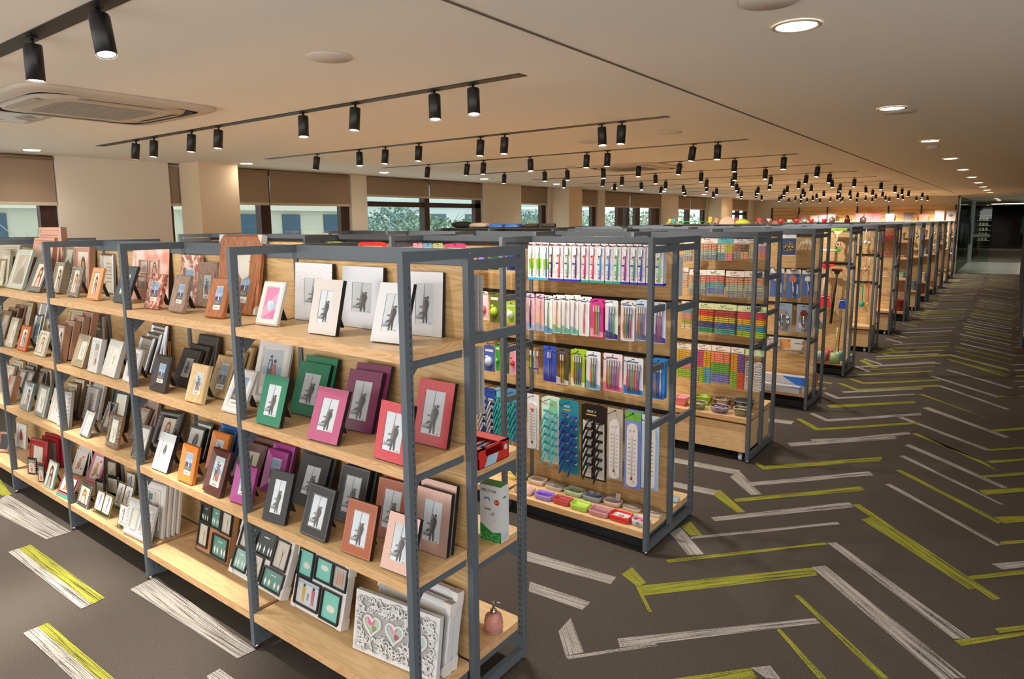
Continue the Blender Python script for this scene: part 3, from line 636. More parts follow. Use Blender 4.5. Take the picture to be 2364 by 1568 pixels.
row(13,'fourteenth shelving row, last before the back wall',[.2,.8,1.3],[.17],(1.7,1.4),(1.7,))
# rows on the far side of the aisle, only their ends reach the frame
for i,r in enumerate((6,7,8,9,10,11,12,13)):
    row(r,'dark shelving row across the aisle, %s from the front'%ORD[i],[1.3,.8,.2],[1.3,.8,.2],nb=1,x=.15+W+PW,y=yr(r)-.15)
# ------------------------------------------------------------------ picture inserts (flat prints)
def C(h,r=.35): return mat(h,r)
PAPER='e4e0d6'
def pic(b,kind,x0,x1,z0,z1,y,seed=0):
    X=lambda u:x0+(x1-x0)*u
    Z=lambda v:z0+(z1-z0)*v
    k=[0]
    def nx(): k[0]+=1; return y-.00025*k[0]
    def R_(u0,v0,u1,v1,c): b.rect(X(u0),X(u1),Z(v0),Z(v1),nx(),C(c))
    def P_(pts,c): b.poly([(X(u),Z(v)) for u,v in pts],nx(),C(c))
    def E_(u,v,ru,rv,c,n=12): b.disc(X(u),Z(v),(x1-x0)*ru,nx(),C(c),n,(z1-z0)*rv)
    rr=random.Random(seed)
    if kind=='tower':
        R_(0,0,1,1,'c9d0d6'); R_(0,0,1,.1,'d6dade')
        P_([(.0,.13),(.3,.12),(.34,.16),(.4,.45),(.46,.75),(.50,1),(.53,1),(.50,.7),(.47,.42),(.42,.22),(.44,.13),(.52,.13),(.5,.2),(.2,.24)],'858c92')
        R_(.24,.40,.52,.45,'757c82'); R_(.05,.18,.4,.22,'a8aeb3')
        P_([(.42,.03),(.50,.02),(.56,.26),(.62,.03),(.69,.03),(.68,.30),(.78,.50),(.74,.60),(.62,.63),(.52,.60),(.50,.45),(.46,.30)],'4a4642')
        P_([(.46,.35),(.56,.30),(.56,.55),(.49,.57),(.44,.50)],'6e6862')
        E_(.54,.645,.055,.032,'5a524c'); E_(.70,.66,.06,.034,'3c3835'); E_(.51,.635,.03,.02,'b8a898'); P_([(.2,.22),(.42,.26),(.42,.30),(.3,.3)],'5c5854')
        R_(.80,.03,.84,.06,'8a9096'); R_(.87,.03,.91,.06,'8a9096')
    elif kind=='light':
        R_(0,0,1,1,PAPER); R_(.04,.2,.96,.97,'9db6cf'); R_(.04,.72,.96,.97,'8aa6c4'); R_(.04,.2,.96,.56,'3b68a4')
        P_([(.04,.2),(.96,.2),(.96,.30),(.7,.38),(.4,.44),(.04,.42)],'6b655c'); P_([(.1,.30),(.5,.24),(.9,.30),(.6,.34),(.3,.36)],'8d877c'); P_([(.1,.40),(.45,.40),(.48,.5),(.3,.56),(.14,.5)],'70382c')
        P_([(.52,.38),(.62,.38),(.60,.74),(.56,.74)],'e8e8e6'); R_(.555,.74,.605,.79,'c03a34'); R_(.2,.08,.7,.12,'9a9790')
    elif kind=='family':
        R_(0,0,1,1,PAPER); R_(.04,.16,.96,.97,'b9c4ca'); R_(.04,.42,.96,.60,'8fb2c6'); R_(.04,.16,.96,.42,'c9c5ba')
        P_([(.28,.18),(.36,.18),(.38,.45),(.46,.18),(.52,.2),(.5,.66),(.46,.76),(.30,.75),(.26,.5)],'4b5058'); E_(.40,.81,.06,.035,'5a4438'); R_(.33,.55,.43,.72,'9fc4d6')
        P_([(.52,.2),(.74,.18),(.72,.45),(.66,.66),(.54,.66),(.52,.45)],'b8605a'); E_(.61,.72,.06,.04,'4a3028'); E_(.6,.40,.05,.03,'d8a89a'); R_(.25,.05,.7,.09,'9a9790')
    elif kind=='heart':
        R_(0,0,1,1,'d987ac'); P_([(0,.35),(1,.9),(1,0),(0,0)],'e2a2c2'); P_([(0,0),(1,0),(1,.35)],'cf7aa2')
        for dx,dz,c in ((0,0,'f2ece6'),(.14,-.06,'a9d3da')):
            P_([(.45+dx,.28+dz),(.25+dx,.46+dz),(.27+dx,.56+dz),(.38+dx,.60+dz),(.47+dx,.54+dz),(.56+dx,.60+dz),(.66+dx,.55+dz),(.66+dx,.45+dz)],c)
        R_(.4,.06,.6,.075,'f4dbe6')
    elif kind=='portrait':
        R_(0,0,1,1,'ddd2bf' if seed%2 else 'e4ddd0'); P_([(.22,0),(.78,0),(.75,.35),(.7,.72),(.62,.84),(.5,.88),(.38,.84),(.3,.7),(.28,.4)],('5b4335','8a5a3c','4a3a34','a8794e')[seed%4])
        E_(.5,.62,.12,.115,'d9ae90'); P_([(.3,0),(.72,0),(.64,.34),(.56,.46),(.44,.46),(.36,.34)],('c9a5a0','d8b7a4','b9a9a0','e4d0c8')[seed%4]); P_([(.38,.7),(.5,.78),(.62,.7),(.6,.77),(.5,.82),(.4,.77)],'5b4335')
    elif kind=='kidpic':
        R_(0,0,1,1,'cdb9a2'); R_(0,.72,1,1,'8d8c74'); P_([(.3,.3),(.7,.3),(.66,.62),(.34,.62)],'b9a8c0'); E_(.5,.7,.13,.07,'e2c2a8'); P_([(.36,.1),(.46,.1),(.48,.34),(.38,.34)],'c25a52'); P_([(.54,.1),(.64,.1),(.62,.34),(.52,.34)],'c25a52')
    elif kind=='fern':
        R_(0,0,1,1,'e8e6e0')
        for i in range(9):
            v=.40+i*.05; l=.22*(1-abs(i-3)/9)
            for s_ in (-1,1): P_([(.5+(v-.4)*.25,v),(.5+(v-.4)*.25+s_*l,v+.07),(.5+(v-.4)*.25+s_*l*.55,v-.012)],'22221f')
        P_([(.48,.30),(.50,.30),(.63,.84),(.61,.84)],'22221f'); R_(.3,.14,.7,.16,'9c9a94')
    elif kind=='twig':
        R_(0,0,1,1,'e3dfd0')
        for s_ in (-1,1):
            P_([(.5,.32),(.5+s_*.2,.58),(.5+s_*.24,.78),(.5+s_*.17,.60),(.5,.36)],'8d8578'); P_([(.5+s_*.12,.46),(.5+s_*.05,.62),(.5+s_*.09,.48)],'8d8578')
        E_(.5,.28,.06,.05,'9b9386'); P_([(.48,.2),(.52,.2),(.5,.1)],'9b9386')
    elif kind=='cert':
        R_(0,0,1,1,'d9d0bb')
        for i in range(6): R_(.3-.05*(i%2),.78-i*.1,.75+.05*(i%2),.795-i*.1,'8f8878')
        E_(.2,.22,.06,.05,'6a6458')
    elif kind=='sepia':
        R_(0,0,1,1,'b8ab98'); P_([(.1,.05),(.5,.0),(.9,.05),(.8,.4),(.6,.6),(.3,.45)],'9a8d7c'); P_([(.3,.5),(.6,.65),(.8,.95),(.5,.9)],'c8bdac')
    elif kind=='teal': R_(0,0,1,1,'b9b7a4'); P_([(0,.2),(1,.3),(1,.6),(.5,.75),(0,.6)],'2f6a6e'); R_(0,0,1,.2,'7d7a6a')
    elif kind=='city':
        R_(0,0,1,1,'c4bfae'); P_([(0,0),(1,0),(1,.2),(.7,.25),(.62,.55),(.5,.55),(.45,.72),(.3,.72),(.2,.9),(0,.9)],'7d6653')
    elif kind=='blank': R_(0,0,1,1,'d9d4c6')
    elif kind=='grey': R_(0,0,1,1,'a5a2a2'); R_(.4,.4,.5,.5,'c4c2c2')
    elif kind=='darkpic': R_(0,0,1,1,'17171a')
    elif kind=='tree': R_(0,0,1,1,'d9d3c0'); P_([(.25,.1),(.75,.1),(.55,.85),(.48,.85)],'5c5a34'); E_(.45,.3,.06,.03,'b8952e'); E_(.55,.45,.05,.03,'b8952e')
    elif kind=='bear':
        R_(0,0,1,1,'e4ddd4'); E_(.45,.35,.2,.2,'c98a52'); E_(.5,.62,.13,.12,'d29a62'); E_(.3,.15,.1,.08,'c98a52'); R_(.62,.75,.85,.85,'d86a7a'); E_(.8,.2,.06,.06,'4a4a4a')
    elif kind=='music':
        R_(0,0,1,1,'ebe9e4')
        for t_ in range(9):
            a=t_*.62; P_([(.5+.14*math.cos(a),.58+.17*math.sin(a)),(.5+.20*math.cos(a),.60+.24*math.sin(a)),(.5+.14*math.cos(a+.5),.58+.17*math.sin(a+.5))],'6b4f7c')
        P_([(.52,.25),(.58,.25),(.66,.9),(.60,.86)],'7d6390'); R_(.2,.14,.7,.17,'8e8250')
    elif kind=='redpic': R_(0,0,1,1,'e4e0dc'); P_([(.1,.3),(.5,.2),(.8,.35),(.6,.75),(.2,.8)],'b83a34'); E_(.4,.85,.12,.06,'5a4a48'); E_(.8,.12,.06,.04,'a05048')
    elif kind=='leafg': R_(0,0,1,1,rr.choice(('5c8f82','8fb8ac','86a4ba'))); [P_([(u,.05),(u+.06,.3),(u,.5),(u-.06,.3)],'e6ebe8') for u in (.15,.35,.65,.85)]; R_(.35,.72,.65,.76,'eef0ee')
    elif kind=='leafd': R_(0,0,1,1,'2c3432'); [P_([(u,.02),(u+.05,.25),(u,.45),(u-.05,.25)],'e6ebe8') for u in (.1,.25,.5,.75,.9)]; R_(.35,.75,.65,.80,'e0e4e2')
    elif kind=='branch': R_(0,0,1,1,'cdc6b6'); P_([(.5,0),(.53,0),(.56,.5),(.7,.8),(.53,.55),(.4,.85),(.5,.5)],'6a5f52')
    elif kind=='mintdot': R_(0,0,1,1,'7cc4b6'); E_(.5,.6 if seed%2 else .4,.25,.13,'dedbd2')
    elif kind=='beach3':
        R_(0,0,1,1,'c8ccce'); R_(0,.8,1,.9,'9db4be')
        for u,c in ((.3,'c9a23c'),(.72,'b06a8c')): P_([(u-.05,.1),(u-.01,.1),(u,.4),(u+.03,.1),(u+.06,.1),(u+.07,.7),(u-.07,.7)],c); E_(u,.76,.05,.06,'3a302c')
        P_([(.48,.25),(.52,.2),(.54,.5),(.48,.5)],'7a8a98')
    elif kind=='hands': R_(0,0,1,1,'b4b0b0'); [P_([(u,.2),(u+.12,.1),(u+.16,.6),(u+.04,.9)],'c08a6c') for u in (.2,.4,.6)]
    elif kind=='flower': R_(0,0,1,1,'b9c8b0'); E_(.5,.65,.4,.3,'d87a9a'); E_(.45,.68,.2,.15,'e6a4b8')
    elif kind=='map': R_(0,0,1,1,'5c7268'); P_([(0,.1),(.5,.05),(1,.3),(.8,.35),(.3,.4)],'c8ccc6'); P_([(0,.8),(.6,.75),(.9,.95),(0,1)],'c8ccc6')
    else: R_(0,0,1,1,'cfc8ba')
OAKF=wood('oak_frame','b8764a','a8683e','8a522e',2,2.2,.4)
DRIFT=wood('driftwood','b09684','9a8070','7c6658',2,3,.6)
UMB=wood('umber_wood','4a3f3a','3c322e','2c2522',2,3,.5)
PINE=wood('pine_frame','e0c698','d4b684','c0a070',2,1.6,.5)
MOS=speck('mosaic_shell','a85c48','ecccbc',55,.3,(.25,.8),True)
MARB=speck('pink_marble','d8907a','e8c8bc',7,.4,(.42,.56))
SPK=speck('speckled_white','6a6a6c','dcdce0',190,.3,(.30,.36))
REDG=speck('glitter_red','c42c34','f2b0ac',260,.3,(.66,.72)); ROSE=speck('rose_gold','bc9484','d8bcae',420,.3,(.45,.68),metal=.35); GLIT=speck('grey_glitter','7d776c','e8e6e0',200,.25,(.58,.66))
BRK=speck('brocade','4a4038','a89884',150,.4,(.45,.6))
# style: (front mat, side mat, border fraction, depth, profile, ornament, collage)
FLAT=[(0,0),(1,0)]; SLOPE=[(0,.006),(.12,0),(.85,.007),(1,.008)]; BEV=[(0,.007),(.25,0),(.8,0),(1,.006)]; STEP=[(0,.004),(.15,0),(.35,0),(.4,.006),(.7,.005),(.8,.010),(1,.011)]; ROUND=[(0,.010),(.15,.003),(.4,0),(.7,.002),(1,.010)]
def S_(c,side=None,bf=.24,d=.018,pf=FLAT,orn=None,rough=.35,metal=0):
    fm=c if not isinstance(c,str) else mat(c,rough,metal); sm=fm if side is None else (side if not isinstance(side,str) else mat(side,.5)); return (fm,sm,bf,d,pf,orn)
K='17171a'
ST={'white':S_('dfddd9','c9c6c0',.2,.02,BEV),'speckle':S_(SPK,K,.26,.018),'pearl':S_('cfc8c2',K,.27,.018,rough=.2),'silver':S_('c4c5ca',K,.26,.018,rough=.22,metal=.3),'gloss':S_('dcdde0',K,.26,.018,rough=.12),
'oak':S_(OAKF,OAKF,.30,.022,SLOPE),'oakpaper':S_(OAKF,OAKF,.27,.022,SLOPE,'paper'),'marble':S_(MARB,K,.12,.02),'mosaic':S_(MOS,MOS,.27,.018),'driftwood':S_(DRIFT,DRIFT,.30,.02,SLOPE),
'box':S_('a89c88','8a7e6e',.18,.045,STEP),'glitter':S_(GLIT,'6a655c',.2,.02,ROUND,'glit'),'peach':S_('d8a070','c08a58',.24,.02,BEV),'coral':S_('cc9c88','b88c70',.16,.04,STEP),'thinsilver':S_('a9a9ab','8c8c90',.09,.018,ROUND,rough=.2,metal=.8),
'slate':S_('4c5458','2c3032',.28,.016,FLAT,'stud'),'taupe':S_('8c8072','5c544a',.18,.025,STEP),'grey':S_('7d7a74','5c5a56',.17,.022,STEP),'mint':S_('c6cabc','9cb0a4',.13,.02,STEP),'cream':S_('cbc2ac','a89c84',.2,.022,STEP),'gold':S_('b8b084','8c8458',.13,.018,STEP,rough=.3,metal=.4),
'green':S_('0f7a54','0c1412',.24,.018,FLAT,None,.4),'pinkleather':S_('b8547c','20181c',.24,.018,FLAT,None,.4),'plum':S_('7c2c54','1c1018',.24,.018,FLAT,None,.4),'red':S_(REDG,'180c0c',.22,.018),'umber':S_(UMB,UMB,.28,.022,SLOPE),'pine':S_(PINE,PINE,.28,.022,SLOPE),'pinedark':S_(wood('pine_tan','c8ac7c','b89a6a','a08458',2,1.6,.5),None,.28,.022,SLOPE),
'copper':S_('b87848','c8a078',.07,.016,ROUND,rough=.25,metal=.8),'whitewide':S_('dcdad2','bcbcb8',.26,.03,STEP),'carved':S_('d8d6d2','c0c0c0',.26,.03,STEP,'carve'),'goldwide':S_('bba98a','8c7658',.24,.025,STEP,rough=.3,metal=.3),'orange':S_('c86428','a8501c',.17,.018,BEV),'creambead':S_('d0cab4','c8c4b4',.16,.02,BEV,'bead'),'brown':S_('8c6a50','6c4e3a',.22,.028,STEP),
'black':S_(speck('black_leather','201f1f','3a3836',300,.5,(.4,.6)),K,.26,.018,FLAT),'blackstitch':S_('1c1a1a',K,.24,.018,FLAT,'stitch',.4),'tanstitch':S_('a4552e','38180c',.24,.018,FLAT,'stitch',.4),'rosegold':S_(ROSE,K,.24,.018),'magenta':S_('a8408c','8c3474',.27,.022,SLOPE,rough=.3),'maroon':S_('5a2620','44201a',.23,.026,SLOPE,rough=.3),'tangerine':S_('dd8434','c87024',.27,.022,SLOPE),'cobalt':S_('2c5a94','1c4474',.25,.022,SLOPE),
'blackthin':S_('1c1c1a','141414',.09,.02,FLAT),'ornate':S_('4a4644','3a3836',.24,.03,ROUND,'glit',.2,.5),'rope':S_('a88c80','8c7268',.18,.022,STEP,'rope'),'beaddark':S_(BRK,'a8683a',.2,.02,BEV,'bead'),'lump':S_('d0d0ce','b8b8b8',.3,.025,BEV,'carve'),'darkgreen':S_('22302c','141c1a',.2,.03,STEP),'silverwide':S_('a4a8a4','7c8c84',.2,.022,STEP,rough=.25,metal=.5),'silverbead':S_('8c948c','848a80',.14,.022,BEV,'bead',.3,.4),
'board':S_('dcdad6','d2d0cc',.04,.035,FLAT,'corners'),'boardwood':S_('4a382c','b08458',.03,.03,FLAT),'braid':S_('dcdcda','c8c8c8',.17,.02,BEV,'braid'),'lace':S_('dededd','cfcfcf',.08,.022,FLAT,'lace'),'washed':S_('d6d6d6','d4d4d6',.14,.03,STEP,'corners'),'film':S_('4c4e50','6a6c70',.16,.006,FLAT,'film'),'filmblack':S_('161514','100f0e',.16,.006,FLAT,'film'),
'kidpink':S_('d27a9a','b8648a',.14,.014,BEV),'kidwhite':S_('d8d6cc','1c1c1c',.1,.018,FLAT),'kidred':S_('c84c48','c8c8c8',.08,.006,FLAT,'kid'),'darkshine':S_('54463c','3a302a',.2,.02,STEP,None,.15),'glassedge':S_('a8c4b8','7ca498',.05,.012,FLAT,None,.1),'reddot':S_('a82024','7c181c',.24,.02,BEV,'bead'),'redplain':S_('a8202c','741820',.16,.012,FLAT)}
COLL={'quad':(2,2,'blank','sepia'),'double':(2,1,'kidpic','sepia')}
CLEAR=glassmat('clear_acrylic','e6eee6',.16,.02)
PF_N=[0]
def photo_frame(w_,h_,style,kind,label,loc,rz,tilt,seed=0,stand=True,group=None):
    root=thing('photo_frame',label,'photo frame',loc,rz,group or 'photo frames on the front shelving row',rx=0)
    root.rotation_mode='XYZ'; root.rotation_euler=(-tilt,0,rz)
    if style.startswith('acryl'):
        root.name='acrylic_photo_holder'; n=2 if style.endswith('2') else 1
        b=B(); b.box(-w_/2,w_/2,0,.004,.012,h_,CLEAR)
        e=mat('9caa80',.15); 
        for x in (-w_/2,w_/2): b.tube([(x,.002,.0),(x,.002,h_)],.0018,e,5)
        b.tube([(-w_/2,.002,h_),(w_/2,.002,h_)],.0018,e,5); b.box(-w_/2,w_/2,-.012,.05,.004,.010,CLEAR); b.build('clear_panel',root)
        for i in range(n):
            ww=w_/n; x0=-w_/2+ww*i+ww*.06; x1=x0+ww*.88; dz=0 if i==0 else -.0
            b=B(); z0=.02+dz; z1=h_*.96
            g=mat('b08a3c',.3,.5)
            for a_,b_ in (((x0,z0),(x1,z0)),((x1,z0),(x1,z1)),((x1,z1),(x0,z1)),((x0,z1),(x0,z0))): b.tube([(a_[0],-.001,a_[1]),(b_[0],-.001,b_[1])],.0016,g,4)
            pic(b,kind,x0,x1,z0,z1,-.001,seed); b.build('photo_insert',root)
        return root
    fm,sm,bf,d,pf,orn=ST[style]
    bw=bf*min(w_,h_)
    b=B()
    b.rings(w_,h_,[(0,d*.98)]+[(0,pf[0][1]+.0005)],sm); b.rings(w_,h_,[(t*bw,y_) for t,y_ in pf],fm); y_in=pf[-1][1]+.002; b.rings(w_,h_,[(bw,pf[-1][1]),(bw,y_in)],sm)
    b.add([(-w_/2,d*.98,0),(w_/2,d*.98,0),(w_/2,d*.98,h_),(-w_/2,d*.98,h_)],[(3,2,1,0)],mat('2a2826',.8))
    if orn=='stitch':
        sw=mat('c8beb0',.6)
        for ins in (bw*.12,bw*.93):
            n=int((w_-2*ins)/.007)
            for i in range(n):
                x=-w_/2+ins+(w_-2*ins)*(i+.5)/n
                for z in (ins,h_-ins): b.rect(x-.002,x+.002,z-.0006,z+.0006,-.0005,sw)
            n=int((h_-2*ins)/.007)
            for i in range(n):
                z=ins+(h_-2*ins)*(i+.5)/n
                for x in (-w_/2+ins,w_/2-ins): b.rect(x-.0006,x+.0006,z-.002,z+.002,-.0005,sw)
    elif orn in('bead','stud','rope','glit','carve','braid'):
        ins=bw*{'bead':.85,'stud':.9,'rope':.12,'glit':.5,'carve':.45,'braid':.5}[orn]; st={'bead':.009,'stud':.009,'rope':.008,'glit':.02,'carve':.022,'braid':.018}[orn]; rad={'bead':.0032,'stud':.0022,'rope':.0035,'glit':.007,'carve':.010,'braid':.012}[orn]
        om={'stud':mat('c8c8c4',.2,.6),'glit':mat('b4b0a8',.15,.6),'bead':mat('b8a88c',.3,.3)}.get(orn,fm)
        def put(x,z): b.ball((x,pf[len(pf)//2][1]+(.002 if rad>.005 else 0),z),rad,om,5,.8)
        n=max(2,int((w_-2*ins)/st))
        for i in range(n+1):
            for z in (ins,h_-ins): put(-w_/2+ins+(w_-2*ins)*i/n,z)
        n=max(2,int((h_-2*ins)/st))
        for i in range(1,n):
            for x in (-w_/2+ins,w_/2-ins): put(x,ins+(h_-2*ins)*i/n)
    elif orn=='film':
        fm2=mat('c8beaa',.5); n=max(4,int(h_/.014))
        for i in range(n):
            z=h_*(i+.5)/n
            for x in (-w_/2+bw*.45,w_/2-bw*.45): b.rect(x-bw*.2,x+bw*.2,z-.0035,z+.0035,-.0006,fm2)
    elif orn=='kid':
        b.rect(-w_/2,w_/2,0,h_*.12,-.0006,mat('3aa89c',.4)); b.rect(-w_/2,w_/2,h_*.12,h_*.2,-.0008,mat('d85a50',.4))
    b.build('frame_moulding',root)
    if orn in('corners','paper'):
        b=B(); c=.10*max(w_,h_) if orn=='corners' else .085*max(w_,h_); wm=mat('dedad4',.7)
        for sx in (-1,1):
            for top in (0,1):
                zc=h_ if top else 0; s2=-1 if top else 1
                tri=[(sx*w_/2,zc),(sx*(w_/2-c),zc),(sx*w_/2,zc+s2*c*1.3)]
                if (sx>0)==(s2>0): tri=[tri[0],tri[2],tri[1]]
                b.prism([(p[0]*1.006,p[1]) for p in tri],-.004,d+.004,wm)
        b.build('corner_protector',root)
    # picture area
    x0,x1,z0,z1=-w_/2+bw,w_/2-bw,bw,h_-bw
    b=B(); py=y_in-.0004
    if kind in('quad','double','collA','collB','collC','collD','hearts'):
        fm_=fm if kind not in('collA',) else mat('d8d8d8',.5)
        if kind=='collC': fm_=mat('b07a54',.5)
        b.rect(x0,x1,z0,z1,py,fm_)
        L={'quad':[(.16,.56,.42,.86,'sepia'),(.5,.56,.78,.86,'portrait'),(.10,.12,.38,.46,'sepia'),(.5,.1,.78,.42,'blank')],
           'double':[(.08,.1,.40,.9,'blank'),(.60,.1,.92,.9,'kidpic')],
           'collA':[(.02,.56,.30,1.1,'mintdot'),(.38,.62,.70,.98,'mintdot'),(.74,.62,1.0,.98,'hands'),(.04,.06,.52,.5,'beach3'),(.60,.03,.94,.50,'mintdot')],
           'collB':[(.02,.08,.28,.46,'leafg'),(.34,.55,.68,.98,'leafd'),(.36,.08,.56,.50,'branch'),(.72,.46,.96,.96,'branch'),(.62,.04,.98,.38,'leafg'),(.04,.52,.28,.95,'branch')],
           'collC':[(.04,.12,.32,.56,'branch'),(.36,.60,.64,.98,'leafg'),(.70,.58,.98,.98,'branch'),(.5,.06,.94,.46,'leafg'),(.04,.62,.3,.95,'leafd')],
           'collD':[(.02,.56,.44,.98,'map'),(.52,.5,.95,.98,'cert'),(.1,.05,.4,.48,'kidpic'),(.52,.05,.95,.42,'portrait')],
           'hearts':[]}[kind]
        bc={'quad':mat('d8b0a0',.5),'double':fm,'collA':mat('1a1716',.35),'collB':mat('26211e',.4),'collC':mat('2c241e',.4),'collD':WHITE}.get(kind,fm)
        for j,(u0,v0,u1,v1,kk) in enumerate(L):
            a0,a1,c0,c1=x0+(x1-x0)*u0,x0+(x1-x0)*u1,z0+(z1-z0)*v0,min(z0+(z1-z0)*v1,z1); t=.0065 if kind!='double' else .003
            for q in ((a0-t,a1+t,c0-t,c0),(a0-t,a1+t,c1,c1+t),(a0-t,a0,c0,c1),(a1,a1+t,c0,c1)): b.box(q[0],q[1],py-.010,py-.0003,q[2],q[3],bc)
            pic(b,kk,a0,a1,c0,c1,py-.0004,j)
        if kind=='hearts':
            rr=random.Random(2)
            for j,u in enumerate((.2,.5,.8)):
                cx=x0+(x1-x0)*u; cz=z0+(z1-z0)*.5; s_=.046
                pts=[]
                for i in range(24):
                    a=2*math.pi*i/24; hx=16*math.sin(a)**3/17; hz=(13*math.cos(a)-5*math.cos(2*a)-2*math.cos(3*a)-math.cos(4*a))/17
                    pts.append((cx+hx*s_,cz+hz*s_))
                b.poly([(p[0],p[1]) for p in pts][::-1],py-.0015,C(('b9c8b0','a9c4c0','b4ccc4')[j])); b.disc(cx-.008,cz+.014,.019,py-.0022,C(('d87a9a','cf9aa4','d84a7c')[j])); b.disc(cx+.009,cz-.014,.012,py-.0026,C(('8a9a70','b45a6c','8cb0a0')[j]))
                b.tube([(p[0],py-.004,p[1]) for p in pts+pts[:1]],.0055,fm,5)
            hm=mat('b4b2b0',.7)
            b2=B()
            for i in range(520):
                u,v=rr.random(),rr.random(); x=x0+(x1-x0)*u; z=z0+(z1-z0)*v
                if min(math.hypot((x-(x0+(x1-x0)*q)),(z-(z0+z1)/2)) for q in (.2,.5,.8))<.058: continue
                a=rr.uniform(0,6.28); r_=rr.uniform(.008,.014)
                b2.tube([(x+r_*math.cos(a+t*.9),py-.006,z+r_*math.sin(a+t*.9)) for t in range(5)],.0032,fm,4)
            b.rect(x0,x1,z0,z1,py-.0007,mat('a8a6a4',.8)); b2.build('lattice',root)
    elif style=='kidred': pic(b,'bear',x0+.01,x1-.01,h_*.25,z1,-.001,seed)
    elif style.startswith('film'): pic(b,kind,x0,x1,z0,z1,-.0008,seed)
    else: pic(b,kind,x0,x1,z0,z1,py,seed)
    b.build('photo_insert',root)
    if stand and h_<.23:
        b=B(); a=.30+tilt*1.0; L_=h_*.62
        y1,z1_=L_*math.sin(a),h_*.7-L_*math.cos(a)
        b.add([(-.016,d,h_*.7),(.016,d,h_*.7),(.022,d+y1,max(.004,z1_)),(-.022,d+y1,max(.004,z1_)),(-.016,d+.002,h_*.7+.003),(.016,d+.002,h_*.7+.003),(.022,d+y1+.002,max(.004,z1_)+.003),(-.022,d+y1+.002,max(.004,z1_)+.003)],[(0,1,2,3),(7,6,5,4),(0,4,5,1),(1,5,6,2),(2,6,7,3),(3,7,4,0)],mat('2c2622',.7)); b.build('easel_stand',root)
    return root
LEV={'A':('top',1.425),'B':('second',1.033),'C':('third',.626),'D':('bottom',.17)}
